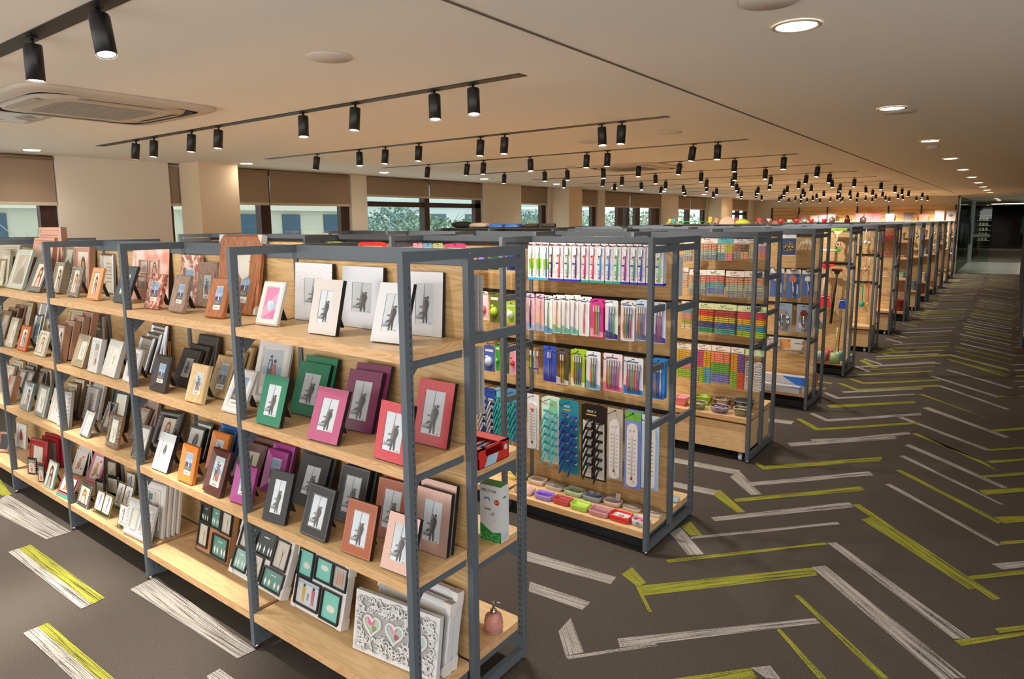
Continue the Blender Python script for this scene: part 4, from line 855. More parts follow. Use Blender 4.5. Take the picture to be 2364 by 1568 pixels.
FRAMES=[
["A",-2.436,1.56,0.134,0.184,4,19,"white","heart","small white photo frame with a pink heart card",0],
["A",-2.462,1.767,0.251,0.248,0,16,"speckle","tower","speckled white photo frame with a tower couple picture",1],
["A",-2.059,1.552,0.157,0.208,2,14,"pearl","tower","small pearl white photo frame with a tower couple picture",0],
["A",-2.067,1.749,0.242,0.244,0,18,"silver","tower","silver photo frame with a tower couple picture",1],
["A",-1.718,1.565,0.151,0.212,6,18,"gloss","tower","small glossy white photo frame with a tower couple picture",0],
["A",-1.727,1.759,0.166,0.236,7,13,"gloss","tower","large glossy white photo frame with a tower couple picture",1],
["A",-2.845,1.685,0.177,0.256,2,17,"oak","light","large oak photo frame with a lighthouse picture",0],
["A",-2.898,1.701,0.307,0.368,5,20,"oakpaper","blank","tall oak photo frame with white paper corners",0],
["A",-2.829,1.557,0.121,0.18,7,18,"oak","light","small oak photo frame with a lighthouse picture",0],
["A",-3.808,1.741,0.358,0.284,5,12,"marble","quad","large pink marbled collage frame with four openings",0],
["A",-3.437,1.56,0.144,0.176,1,16,"mosaic","light","small pink mosaic photo frame with a lighthouse picture",0],
["A",-3.165,1.556,0.146,0.18,-2,17,"driftwood","light","small driftwood photo frame with a lighthouse picture",0],
["A",-3.46,1.737,0.173,0.236,1,17,"mosaic","light","tall pink mosaic photo frame",1],
["A",-3.229,1.735,0.151,0.208,4,17,"driftwood","family","driftwood photo frame with a beach family picture",1],
["A",-4.675,1.577,0.129,0.188,1,16,"box","portrait","small plastic wrapped deep frame with a portrait",0],
["A",-4.375,1.558,0.124,0.184,3,17,"glitter","portrait","small glittery grey photo frame with a red mark",0],
["A",-4.089,1.556,0.13,0.184,0,16,"peach","portrait","small peach photo frame with a child portrait",0],
["A",-4.664,1.72,0.198,0.28,3,10,"coral","portrait","large coral deep frame with a long haired portrait",0],
["A",-4.386,1.765,0.14,0.244,6,14,"thinsilver","cert","silver frame with a certificate",1],
["A",-3.819,1.589,0.174,0.204,-1,21,"slate","twig","small slate frame with a dotted studded edge",0],
["A",-4.883,1.684,0.141,0.284,4,18,"taupe","teal","tall taupe frame with a teal picture",1],
["A",-4.919,1.54,0.205,0.22,2,23,"grey","portrait","plastic wrapped grey frame with a dark haired portrait",0],
["A",-5.151,1.639,0.295,0.336,3,13,"coral","sepia","tall pale coral frame rising above the top rail",3],
["A",-5.256,1.546,0.281,0.268,-1,19,"mint","sepia","pale mint frame with a sepia picture",0],
["A",-5.493,1.565,0.184,0.252,2,10,"cream","blank","cream panelled frame",0],
["A",-5.567,1.554,0.086,0.192,11,13,"gold","cert","thin green gold frame",0],
["A",-5.618,1.578,0.23,0.292,16,17,"cream","sepia","large cream wrapped frame",0],
["B",-2.648,1.679,0.197,0.292,12,20,"white","family","large white photo frame with a beach family picture",0],
["B",-2.358,1.495,0.155,0.2,2,18,"green","tower","small green photo frame with a tower couple picture",0],
["B",-2.355,1.667,0.197,0.224,2,20,"green","tower","large green photo frame with a tower couple picture",1],
["B",-2.007,1.491,0.164,0.2,3,21,"pinkleather","tower","small rose pink photo frame with a tower couple picture",0],
["B",-2.013,1.653,0.176,0.236,5,19,"plum","tower","large plum photo frame with a tower couple picture",1],
["B",-1.651,1.497,0.157,0.2,0,14,"red","tower","small glittery red photo frame with a tower couple picture",0],
["B",-1.648,1.698,0.173,0.236,1,14,"red","tower","large glittery red photo frame with a tower couple picture",0],
["B",-3.296,1.501,0.147,0.176,0,17,"umber","light","small dark brown photo frame with a lighthouse picture",0],
["B",-3.294,1.616,0.171,0.192,-1,24,"umber","family","large dark brown photo frame with a beach family picture",3],
["B",-2.942,1.495,0.136,0.176,2,18,"pine","family","small pale pine photo frame with a beach family picture",0],
["B",-2.939,1.602,0.143,0.2,2,22,"pinedark","light","pine photo frame with a lighthouse picture",2],
["B",-2.632,1.499,0.152,0.196,2,26,"white","light","white photo frame with a lighthouse picture",0],
["B",-3.755,1.759,0.107,0.168,3,22,"copper","cert","thin copper frame with a document",2],
["B",-3.817,1.65,0.172,0.2,-4,19,"thinsilver","cert","thin silver frame with a document",3],
["B",-3.565,1.504,0.152,0.18,-3,18,"white","sepia","small plain white frame",0],
["B",-3.837,1.502,0.172,0.196,-3,19,"whitewide","twig","white deep frame with a deer antler drawing",0],
["B",-4.024,1.498,0.125,0.188,-2,14,"carved","kidpic","carved white frame with a child picture",0],
["B",-4.262,1.51,0.167,0.188,-2,20,"goldwide","twig","champagne gold frame with a floral drawing",0],
["B",-4.734,1.73,0.191,0.208,-1,19,"thinsilver","sepia","silver edged wrapped frame",2],
["B",-4.514,1.509,0.118,0.212,2,13,"coral","portrait","pale coral deep frame with a portrait",3],
["B",-4.835,1.694,0.193,0.268,6,14,"goldwide","sepia","tall beige gold frame",0],
["B",-4.608,1.816,0.205,0.244,2,18,"cream","sepia","tall cream wrapped frame",0],
["B",-4.501,1.771,0.164,0.18,2,17,"goldwide","sepia","worn beige frame",1],
["B",-5.13,1.508,0.146,0.164,-1,17,"orange","portrait","small orange wooden frame with a portrait",0],
["B",-4.822,1.504,0.144,0.16,-1,20,"creambead","portrait","small cream beaded frame with a portrait",0],
["B",-5.416,1.652,0.123,0.2,-1,15,"thinsilver","teal","narrow silver frame with a landscape picture",0],
["B",-5.42,1.668,0.129,0.284,0,15,"thinsilver","teal","tall silver frame with a landscape picture",0],
["B",-5.726,1.687,0.156,0.26,8,21,"goldwide","city","tall bronze frame with a skyline picture",0],
["B",-5.404,1.505,0.129,0.2,-1,18,"cream","twig","cream frame with a faint drawing",0],
["B",-5.832,1.594,0.149,0.2,7,20,"brown","sepia","brown wooden frame",2],
["B",-5.113,1.641,0.074,0.192,11,12,"gold","portrait","pale gold frame with a dark haired portrait",0],
["C",-2.349,1.489,0.133,0.204,7,19,"black","tower","small plain black photo frame with a tower couple picture",0],
["C",-2.107,1.5,0.157,0.196,0,19,"blackstitch","tower","small stitched black photo frame with a tower couple picture",0],
["C",-1.857,1.502,0.151,0.196,3,16,"tanstitch","tower","small stitched tan photo frame with a tower couple picture",0],
["C",-1.652,1.508,0.144,0.196,3,18,"rosegold","tower","small rose gold photo frame with a tower couple picture",0],
["C",-1.634,1.683,0.166,0.232,2,10,"rosegold","tower","large rose gold photo frame with a tower couple picture",1],
["C",-2.376,1.661,0.182,0.216,4,23,"black","tower","large plain black photo frame with a tower couple picture",1],
["C",-2.103,1.663,0.163,0.224,4,18,"blackstitch","tower","large stitched black photo frame with a tower couple picture",1],
["C",-1.861,1.666,0.162,0.224,5,14,"tanstitch","tower","large stitched terracotta photo frame with a tower couple picture",1],
["C",-2.606,1.505,0.138,0.168,5,18,"magenta","family","small magenta photo frame with a beach family picture",0],
["C",-2.612,1.654,0.14,0.192,4,19,"magenta","light","large magenta photo frame with a lighthouse picture",1],
["C",-2.832,1.648,0.187,0.188,5,26,"maroon","tree","dark brown frame with a christmas tree card",1],
["C",-2.83,1.488,0.148,0.2,-1,20,"maroon","family","maroon photo frame with a beach family picture",0],
["C",-3.069,1.49,0.133,0.176,0,15,"tangerine","light","small orange photo frame with a lighthouse picture",0],
["C",-3.322,1.497,0.147,0.184,1,21,"gloss","fern","white photo frame with a black fern print",0],
["C",-3.081,1.639,0.143,0.196,2,18,"tangerine","family","large orange photo frame with a beach family picture",0],
["C",-3.108,1.68,0.14,0.196,5,22,"cobalt","sepia","cobalt blue photo frame",1],
["C",-3.331,1.657,0.141,0.176,3,20,"blackthin","fern","thin black photo frame with a black fern print",1],
["C",-3.591,1.644,0.191,0.216,10,25,"ornate","portrait","dark ornate frame with silver studs",0],
["C",-3.592,1.509,0.12,0.176,6,21,"grey","twig","grey frame with a faint drawing",0],
["C",-3.937,1.643,0.127,0.184,2,26,"rope","sepia","dusty pink rope edged frame",2],
["C",-4.231,1.499,0.105,0.152,1,23,"thinsilver","twig","small silver frame with a faint drawing",0],
["C",-3.894,1.507,0.137,0.18,0,15,"beaddark","twig","beaded dark wood frame with an antler drawing",0],
["C",-4.461,1.507,0.111,0.212,12,11,"lump","blank","lumpy white resin frame",0],
["C",-4.669,1.658,0.077,0.212,4,14,"carved","sepia","weathered white frame with a carved panel",0],
["C",-4.476,1.642,0.123,0.208,5,16,"lump","sepia","white lace frame",1],
["C",-4.264,1.619,0.097,0.172,4,25,"glitter","portrait","glittery dark grey frame with a portrait",2],
["C",-4.193,1.655,0.165,0.248,8,15,"darkgreen","blank","dark green frame",0],
["C",-4.75,1.599,0.139,0.22,4,14,"goldwide","blank","small gold edged wrapped frame",2],
["C",-5.202,1.509,0.164,0.184,-2,17,"silverwide","portrait","silver frame with a red haired portrait",0],
["C",-4.935,1.506,0.173,0.2,-2,16,"silverbead","twig","silver beaded frame with a faint twig drawing",0],
["C",-4.706,1.508,0.164,0.204,0,17,"whitewide","twig","cream panelled frame with a faint drawing",0],
["C",-5.439,1.509,0.109,0.18,2,18,"coral","sepia","narrow coral and mint frame",0],
["C",-5.633,1.64,0.112,0.18,7,23,"grey","sepia","grey wrapped frame",0],
["C",-5.562,1.689,0.105,0.164,5,19,"taupe","sepia","taupe wrapped frame",1],
["C",-5.467,1.764,0.14,0.184,7,19,"cream","portrait","cream frame with a dark haired portrait",0],
["C",-6.083,1.67,0.141,0.156,4,18,"cream","blank","pale cream frame",2],
["C",-5.761,1.639,0.131,0.176,4,20,"taupe","sepia","brown taupe frame",2],
["D",-2.27,1.613,0.338,0.26,0,14,"board","collA","large white collage board with black openings",0],
["D",-2.711,1.602,0.433,0.252,-1,22,"board","collB","large collage board with leaf prints and white corner papers",0],
["D",-3.128,1.628,0.308,0.26,0,12,"boardwood","collC","plastic wrapped dark wooden collage board",0],
["D",-3.515,1.496,0.266,0.192,3,18,"braid","double","braided white double photo frame",0],
["D",-3.494,1.564,0.19,0.288,6,9,"white","collD","white multi photo frame with a map picture",3],
["D",-1.782,1.599,0.412,0.236,6,14,"lace","hearts","white lattice photo frame with three heart openings",0],
["D",-1.762,1.658,0.381,0.268,1,10,"washed","blank","white washed wooden frame with paper corners",1],
["D",-1.647,1.691,0.184,0.288,7,26,"white","redpic","white frame with a red wine picture",0],
["D",-4.137,1.519,0.192,0.128,1,19,"acryl2","music","clear acrylic double photo holder",0],
["D",-3.855,1.511,0.088,0.132,3,14,"acryl","music","clear acrylic single photo holder",0],
["D",-4.103,1.612,0.181,0.156,2,19,"acryl2","music","tall clear acrylic double photo holder",0],
["D",-4.317,1.761,0.113,0.136,3,17,"acryl","music","clear acrylic photo holder against the back",0],
["D",-4.365,1.506,0.163,0.136,-1,18,"film","portrait","grey film strip photo holder",0],
["D",-4.441,1.69,0.124,0.128,11,4,"filmblack","blank","tall black film strip photo holder",0],
["D",-4.416,1.621,0.103,0.12,7,4,"filmblack","blank","short black film strip photo holder",0],
["D",-4.726,1.698,0.156,0.188,5,26,"kidpink","bear","pink and white cartoon baby frame",0],
["D",-4.967,1.703,0.145,0.156,6,21,"kidwhite","bear","white baby frame with an orange bear picture",4],
["D",-4.577,1.493,0.203,0.132,3,26,"kidred","bear","red and teal baby photo card",0],
["D",-4.479,1.747,0.14,0.18,9,5,"darkshine","sepia","shiny dark brown frame",0],
["D",-4.861,1.497,0.139,0.168,-1,17,"glassedge","portrait","clear glass frame with a blonde portrait",0],
["D",-5.218,1.526,0.083,0.116,19,4,"filmblack","kidpic","taller black film strip holder with a child picture",0],
["D",-5.006,1.51,0.057,0.116,18,4,"filmblack","kidpic","smaller black film strip holder with a child picture",0],
["D",-5.355,1.58,0.221,0.204,8,8,"reddot","blank","red dotted photo frame",0],
["D",-5.294,1.662,0.203,0.204,9,4,"redplain","grey","large red photo frame with a grey insert",1],
["D",-5.921,1.673,0.149,0.184,5,7,"white","redpic","white multi frame with a crimson card",0],
["D",-5.908,1.556,0.103,0.144,27,16,"coral","darkpic","pink frame with a black opening",0]]
BAYN=['end','second','third','fourth','fifth']
def bay(x):
    for k in range(NB):
        if x>xk(k+1): return k
    return NB-1
def avoid(x,w_):     # keep things between the uprights of their bay
    k=bay(x); a=xk(k+1)+.012+w_/2; b_=xk(k)-PW-.012-w_/2
    return min(max(x,a),b_) if a<b_ else (a+b_)/2
for i,(lv,x,y,w_,h_,rz,ti,style,kd,desc,n) in enumerate(FRAMES):
    ln,z=LEV[lv]; 
    lab='%s, %s shelf'%(desc,ln)
    if style=='lace': ti=9
    d=ST[style][3] if style in ST else .01
    ymax=yc(0)-.012-d-.004
    nn=n
    # depth left behind for stacked copies
    t=R(ti); hs_=h_*math.sin(t)
    while y+hs_+d>ymax+d and ti>4: ti-=1; t=R(ti); hs_=h_*math.sin(t)
    if y+hs_>ymax: y=ymax-hs_
    x=avoid(x,w_) if w_<.3 else x
    top_lim={'A':9,'B':1.425-.042,'C':1.033-.042,'D':.626-.042}[lv]
    if z+h_*math.cos(t)>top_lim: h_=(top_lim-z)/math.cos(t)
    photo_frame(w_,h_,style,kd,lab,(x,y,z+.0005+d*math.sin(t)),R(rz),t,i)
    for j in range(nn):
        yy=y+(d+.006)*(j+1)/math.cos(t); h2=min(h_*(1+.10*(j+1)),(top_lim-z)/math.cos(t)); w2=min(w_*(1+.04*(j+1)),w_+.02); tt=t
        while yy+h2*math.sin(tt)+d*math.cos(tt)>yc(0)-.020 and tt>R(1.5): tt-=R(1)
        if yy+h2*math.sin(tt)+d*math.cos(tt)>yc(0)-.019: continue
        photo_frame(w2,h2,style,kd if style not in('blackstitch','black') else 'tower','%s frame edge seen behind the %s'%(ORD[j],desc.replace(' photo','').replace(' picture','')),(avoid(x+.012*(j+1),w2),yy,z+.0005+d*math.sin(tt)),R(rz),tt,i+5,False)
# ------------------------------------------------------------------ goods on hooks (local origin: top centre of the front face, facing -Y)
RAILN=['top','second','third','fourth']
ROWN={1:'toothbrush row',2:'clothes peg row',3:'shower row',4:'squeegee row',5:'kitchen row'}
SHRINK=glassmat('blister_film','fdfdfd',.07,.08)
def brush3d(b,x,zt,zb,c,y=-.004,tilt=.0,wavy=False,r=.0046):
    m=mat(c,.3); L=zt-zb; wm=mat('e8ecf0',.4)
    pts=[(x+tilt*(t)+(.003*math.sin(t*7) if wavy else 0),y,zt-.03*L-L*.95*t) for t in (0,.2,.4,.6,.8,1)]
    b.tube(pts,[r*.6,r*.55,r*.7,r*1.2,r*1.1,r*.7],m,6)
    b.box(x-.0035,x+.0035,y-.006,y,zt-L*.2,zt,wm); b.box(x-.0045,x+.0045,y-.002,y+.002,zt-L*.21,zt+.001,m)
def hang_item(it,idx,back=0):
    r,x,y,zt,w_,h_,kind,par,desc,n=it
    if kind in('toy','pegs','shower','hose','rack','colander','hookpack'): thick=.03
    else: thick=.012
    rl=min(range(len(RAILZ[r])),key=lambda k:abs(RAILZ[r][k]-zt))
    lab=desc
    names={'brushbox':('toothbrush_box','toothbrush'),'cardbrush':('toothbrush_card','toothbrush'),'travelbrush':('travel_toothbrush','toothbrush'),'thermo':('thermometer_card','thermometer'),'razors':('razor_card','razors'),'toy':('blister_pack','blister pack'),'pegs':('clothes_peg_bag','clothes pegs'),'rings':('peg_ring_bag','clothes pegs'),'colander':('colander_card','colander'),'hookpack':('hook_pack','hooks'),'shower':('shower_head_card','shower head'),'hose':('shower_hose_pack','shower hose'),'rack':('towel_rack_pack','towel rack'),'squeegee':('squeegee','squeegee'),'tpole':('mop_frame','mop'),'whisk':('clear_pack','pack'),'pan':('dustpan','dustpan'),'utensil':('kitchen_utensil','kitchen utensil')}
    nm,cat=names[kind]
    if back: lab='backing %s right behind the %s'%(cat if cat!='toothbrush' else 'toothbrush pack',desc)
    grp='goods hanging on the %s, %s rail'%(ROWN[r],RAILN[rl])
    t=thing(nm,lab,cat,(x,y+back*.03,zt),0,grp); t['rail']=rl; t['row']=r; t['bk']=back
    b=B(); hw=w_/2
    if kind=='brushbox':
        bc,band,i=par; wm=mat('dcdae0',.3)
        b.box(-hw+.0015,hw-.0015,0,.016,-h_,-.022,wm); b.rect(-hw+.001,hw-.001,-.02,-.002,.008,wm)
        b.box(-hw+.001,hw-.001,-.0005,.0165,-h_-.0005,-h_+.012,mat(band,.35)); b.rect(-hw+.004,hw*.4,-.014,-.009,.0075,mat('b84a50',.5))
        b.box(hw-.0012,hw-.0008,.002,.014,-h_+.015,-.025,mat('c4c2cc',.3)) 
        if i<3:
            b.prism([(-hw*.7,-h_*.45),(hw*.8,-h_*.42),(hw*.7,-h_*.7),(-hw*.6,-h_*.72)],-.0006,0,mat('98b82c',.4)); b.text('FUCHS',.011,-hw*.5,-h_*.80,-.0008,mat('c02838',.5),math.pi/2)
        else:
            sk=mat('d0a68c',.5); b.disc(-hw*.35,-h_*.36,.0075,-.0006,mat('3a2c28',.5),10,.011); b.disc(-hw*.3,-h_*.38,.0062,-.0009,sk,10,.009); b.rect(-hw*.8,-hw*.1,-h_*.50,-h_*.44,-.0006,mat('c8c8d0',.4))
            b.rect(-hw*.85,0,-h_*.56,-h_*.52,-.0008,mat('2c3a90' if band!='1fa89a' else '2c9a90',.4)); b.text('Oral',.016,-hw*.45,-h_*.75,-.0008,mat('2a4a8c',.5),math.pi/2); b.disc(-hw*.45,-h_*.88,.004,-.001,mat('b83044',.5))
            b.rect(hw*.45,hw*.8,-h_*.8,-h_*.3,-.0005,mat('cfcdd8',.2)); b.disc(hw*.6,-h_*.78,.004,-.0008,mat('d890a8',.5))
        b.build('carton',t)
        if not back:
            b=B(); brush3d(b,hw*.12,-h_*.13,-h_+.016,bc,-.004,-.004 if i>=3 else .002); b.build('toothbrush',t)
    elif kind=='cardbrush':
        base,brs,acc=par; ck=mat(base,.35); ak=mat(acc,.35)
        rr_=.006; pts=[(-hw+.002,-h_+rr_),(-hw+.002+rr_,-h_),(hw-.002-rr_,-h_),(hw-.002,-h_+rr_),(hw-.002,-rr_),(hw-.002-rr_,0),(-hw+.002+rr_,0),(-hw+.002,-rr_)]
        b.prism(pts,.004,.0055,ck)
        b.prism([(-hw+.003,-h_+.004),(hw-.003,-h_+.004),(hw-.003,-h_+.03),(-hw+.003,-h_+.055)],.0032,.0039,ak); b.rect(-hw*.7,hw*.5,-.030,-.022,.0036,mat('5a6a9a' if acc!='2c2c98' else 'ffffff',.5)); b.box(-.005,.005,.0033,.0038,-.012,-.007,BLACK)
        b.build('backing_card',t)
        n_=len(brs); 
        for i,c in enumerate(brs):
            g=B(); xx=(i-(n_-1)/2)*min(.016,(w_-.012)/n_); brush3d(g,xx,-h_*.17,-h_+.014,c,.0,(-.002*(i-(n_-1)/2)),n_>3); g.build('toothbrush',t)
        g=B(); g.box(-hw*.8,hw*.8,-.012,-.0115,-h_+.01,-h_*.14,SHRINK); g.build('blister_cover',t)
    elif kind=='travelbrush':
        for i,c in enumerate(('98c050','a8c8e0','b080c0')):
            g=B(); xx=-hw*.6+i*.028-(.003 if i==2 else 0); L=h_-(.02 if i!=1 else 0)
            g.lathe([(.001,0),(.009,-.01),(.011,-.06),(.008,-.10),(.010,-.15),(.009,-L+.01),(.001,-L)],SHRINK,(xx,0,0),10,1,.5); brush3d(g,xx,-.02,-L+.015,c,0); g.build('clear_tube',t)
        b.box(-hw*.9,hw*.7,-.007,-.005,-h_*.66,-h_*.63,mat('3a3a90',.3)); b.build('blue_band',t)
    elif kind=='thermo':
        base,v=par; b.box(-hw+.003,hw-.003,.004,.008,-h_,0,mat(base,.4))
        if v=='cf' and base!='b8b0a4': b.rect(-hw+.004,hw-.004,-h_*.12,-.004,.0035,mat('70b848' if base=='8090d8' else 'd4e4ee',.4))
        b.box(-.006,.006,.0033,.0038,-.014,-.008,BLACK); b.build('backing_card',t)
        g=B(); bw_=hw*.62; pts=[(bw_*math.cos(a),-h_*.93+bw_*.6*math.sin(a)) for a in [math.pi+math.pi*i/6 for i in range(7)]]+[(bw_*math.cos(a),-h_*.22+bw_*.9*math.sin(a)) for a in [math.pi*i/6 for i in range(7)]]
        g.prism(pts,-.006,.003,mat('dedad6',.3))
        tk=mat('34302e',.5)
        for i in range(9):
            z=-h_*.36-i*h_*.055; g.rect(-bw_*.7,-bw_*.35,z,z+.003,-.0065,tk); g.rect(bw_*.35,bw_*.7,z,z+.003,-.0065,tk)
            for j in range(4): g.rect(-bw_*.3,-bw_*.15,z+j*h_*.013,z+j*h_*.013+.0007,-.0065,tk)
        if v=='cf': g.text('C  F',.020,0,-h_*.25,-.0066,tk)
        else: g.tube([(-.016,-.0075,-h_*.24),(0,-.0085,-h_*.265),(.018,-.0075,-h_*.25)],[.002,.0055,.001],mat('b82c2c',.3),7); g.rect(-.014,.014,-h_*.31,-h_*.300,-.0066,mat('b05050',.5))
        g.build('thermometer',t)
        g=B(); g.tube([(0,-.008,-h_*.3),(0,-.008,-h_*.84)],.0016,mat('b8b4b8',.1),6); g.ball((0,-.009,-h_*.86),.007,mat('9a3040',.2) if v=='cf' else mat('4a4448',.2),8,1.4); g.build('glass_tube',t)
    elif kind=='razors':
        base,rc,tx,tc=par; b.prism([(-hw+.003,-h_),(hw-.003,-h_),(hw-.003,-.01),(hw*.6,0),(-hw*.6,0),(-hw+.003,-.01)],.004,.006,mat(base,.35))
        if base=='26221f':
            for sx in (-1,1): b.prism([(sx*hw*.5-hw*.36,-h_+.01),(sx*hw*.5+hw*.34,-h_+.01),(sx*hw*.5+hw*.30,-h_*.24),(sx*hw*.5-hw*.34,-h_*.22)],.0032,.004,mat('d4d0cc',.4))
            b.text('12',.022,hw*.55,-h_*.955,.0028,mat('ffffff',.5))
        if base=='dcf0e4': b.prism([(hw*.1,-.012),(hw*.75,-.02),(hw*.9,-.13),(-hw*.2,-.10)],.003,.004,mat('8cd0a0',.4))
        if tx: b.text(tx,.021 if len(tx)<7 else .015,-hw*.2,-.045,.0026,mat(tc,.5))
        elif 0: pass
        b.rect(-hw*.6,hw*.2,-.07,-.062,.003,mat('e0a838',.5)) if tx and base!='dcf0e4' else None
        b.build('backing_card',t)
        if not back:
            m=mat(rc,.3); rows_=6 if h_>.4 else 5
            for i in range(2):
                for j in range(rows_):
                    g=B(); zz=-h_*.20-j*h_*.72/rows_-.012*i; xx=(-.42+.84*i)*hw+.008
                    g.box(xx-.021,xx+.021,-.012,-.004,zz-.008,zz+.008,m); g.box(xx-.017,xx+.017,-.0135,-.012,zz-.002,zz+.0015,CHROME); g.box(xx+.005,xx+.022,.001,.003,zz-.02,zz-.006,mat('dce4ea',.4))
                    g.tube([(xx,-.008,zz-.004),(xx-.008,-.018,zz-.03),(xx-.024,-.022,zz-.075),(xx-.034,-.018,zz-.100)],[.004,.0058,.006,.005],m,6); g.build('razor',t)
    elif kind=='toy':
        a,c=par; b.prism([(-hw+.002,-h_),(hw-.002,-h_),(hw-.002,-.008),(hw*.7,0),(-hw*.7,0),(-hw+.002,-.008)],.004,.006,mat(a,.35)); b.box(-.006,.006,.0033,.0038,-.012,-.008,BLACK); b.rect(-hw*.7,hw*.7,-h_*.25,-h_*.16,.0033,mat('d8dcd8',.4)); b.build('backing_card',t)
        g=B(); g.ball((0,-.004,-h_*.62),min(hw*.62,h_*.25),mat(c,.25),9,1.15); g.ball((-hw*.2,-.01,-h_*.45),min(hw,h_)*.26,mat(c,.25),8,1); g.build('blister_content',t)
    elif kind in('pegs',):
        hd,cols,tx=par; hh=min(.045,h_*.22)
        b.prism([(-hw+.002,-hh),(hw-.002,-hh),(hw-.002,0),(-hw+.002,0)],-.004,-.0025,mat(hd,.5)); b.box(-.01,.01,-.0045,-.0041,-.012,-.008,BLACK)
        b.rect(-hw*.5,hw*.5,-hh*.82,-hh*.70,-.0043,mat('8a8078',.5)) if not tx else b.text(tx,.021 if w_>.16 else .016,0,-hh*.72,-.0043,mat('3c4430',.5))
        b.build('header_card',t)
        R0=-hh-.008; nrow=len(cols); hb=(h_-hh-.008)/nrow
        for j,cr in enumerate(cols):
            for i,c in enumerate(cr):
                g=B(); m=mat(c,.35); bw_=(w_-.012)/len(cr); x0=-hw+.006+i*bw_; npeg=max(3,int(hb/.0145))
                for q in range(npeg):
                    z=R0-j*hb-(q+.5)*hb/npeg; ph=hb/npeg*.43
                    g.prism([(x0+.001,z-ph),(x0+bw_*.5,z-ph*.7),(x0+bw_-.001,z-ph),(x0+bw_-.001,z+ph*.5),(x0+bw_*.5,z+ph),(x0+.001,z+ph*.6)],-.012,.012,m)
                    g.box(x0+bw_*.34,x0+bw_*.42,-.0135,-.012,z-ph*.8,z+ph*.8,CHROME)
                g.build('clothes_pegs',t)
        g=B(); g.box(-hw+.001,hw-.001,-.0155,-.0152,-h_-.004,-hh,SHRINK); g.build('clear_bag',t)
    elif kind=='rings':
        b.prism([(-hw,-.045),(hw,-.045),(hw,0),(-hw,0)],-.004,-.0025,mat('c8dca8',.5)); b.build('header_card',t)
        g=B(); m=mat('dcdce0',.3)
        for j in range(11):
            for i in range(2):
                cx=(-.45+.9*i)*hw; cz=-.11-j*(h_-.13)/11
                g.tube([(cx+.030*math.cos(a),-.004*math.sin(a*2),cz+.012*math.sin(a)+(.004 if i else -.004)*math.cos(a)) for a in [2*math.pi*k/9 for k in range(10)]],.0034,m,5)
                g.tube([(cx-.018,-.006,cz-.006),(cx+.018,-.006,cz+.008)],.003,mat(('b8c8e0','e0b8c8','c8e0b8')[j%3],.3),4)
        g.build('peg_rings',t)
    elif kind=='colander':
        b.box(-hw,hw,.004,.006,-h_,0,mat('2c4a80',.4)); b.rect(-hw,hw,-.035,0,.0035,mat('dcd8d4',.4)); b.rect(-hw,hw,-h_,-h_+.006,.0035,mat('dcd8d4',.4)); b.build('backing_card',t)
        g=B(); g.disc(0,-h_*.58,hw*.86,.0,mat('b8b4ac',.15,.9),24); g.disc(0,-h_*.58,hw*.74,-.0015,mat('5c5a50',.2,.7),24)
        rr=random.Random(1)
        for i in range(40):
            a=rr.uniform(0,6.28); q=rr.random()**.5*hw*.68; g.disc(q*math.cos(a),-h_*.58+q*math.sin(a),.004,-.003,mat('d8d4b8',.2),6)
        g.build('steel_bowl',t)
    elif kind=='hookpack':
        b.box(-hw*.7,hw*.7,.006,.007,-h_,0,SHRINK); b.build('clear_bag',t); g=B(); m=mat('d8d0c0',.3)
        for k in range(9): a=k*.7; g.tube([(hw*.1*math.cos(a*3),0,-h_*.25-k*h_*.05),(hw*.6*math.cos(a),-.008,-h_*.45-.02*math.sin(a)),(hw*.75*math.cos(a),-.004,-h_*.85+.02*math.sin(a*2))],.005,m,5)
        g.build('plastic_hooks',t)
    elif kind=='shower':
        b.box(-hw,hw,.004,.006,-h_,0,mat('4a6ca8',.35)); b.rect(-hw,hw,-h_*.16,0,.0035,mat('dcd8d6',.4)); b.box(-.02,.02,.003,.0034,-.018,-.012,BLACK); b.rect(hw*.5,hw*.7,-h_*.85,-h_*.5,.0034,mat('b0bcd8',.4)); b.build('backing_card',t)
        g=B(); g.tube([(0,-.012,-h_*.4),(.004,-.016,-h_*.6),(.008,-.014,-h_*.8),(.008,-.012,-h_*.96)],[.010,.008,.010,.007],CHROME,8); g.lathe([(.001,-.014),(hw*.5,-.012),(hw*.55,0),(hw*.3,.008),(.01,.010)],CHROME,(0,0,0),16)
        g.build('handle',t); g.v
        g=B(); g.disc(0,-h_*.33,hw*.56,-.016,CHROME,20); g.disc(0,-h_*.33,hw*.44,-.018,mat(par[0],.3),20); g.build('shower_head',t)
    elif kind=='hose':
        b.box(-hw,hw,.006,.007,-h_,0,mat('8ca0b8',.4)); b.build('backing_card',t); g=B()
        for k in range(3): g.tube([(hw*(.72-.12*k)*math.cos(a),-.004-.004*k,-h_*.6+h_*(.34-.05*k)*math.sin(a)) for a in [2*math.pi*i/18 for i in range(19)]],.006,CHROME,6)
        g.build('coiled_hose',t); g=B(); g.disc(-hw*.1,-h_*.3,hw*.42,-.022,mat(par[0] if par else 'a8a8b0',.25,.5),18); g.tube([(-hw*.1,-.018,-h_*.4),(0,-.018,-h_*.9)],.009,CHROME,8); g.build('shower_head',t)
    elif kind=='rack':
        b.box(-hw,hw,.004,.012,-h_*.8,0,mat('cfc9c2',.5)); b.prism([(-hw*.9,-h_*.72),(hw*.0,-h_*.72),(-hw*.1,-.01),(-hw*.9,-.01)],.003,.004,mat(par[0],.4)); b.rect(hw*.3,hw*.8,-.05,-.04,.0035,mat('6a6460',.5)); b.build('backing_card',t)
        g=B()
        for z in (-h_*.72,-h_*.92): g.tube([(-hw,-.01,z),(hw,-.01,z)],.004,CHROME,6)
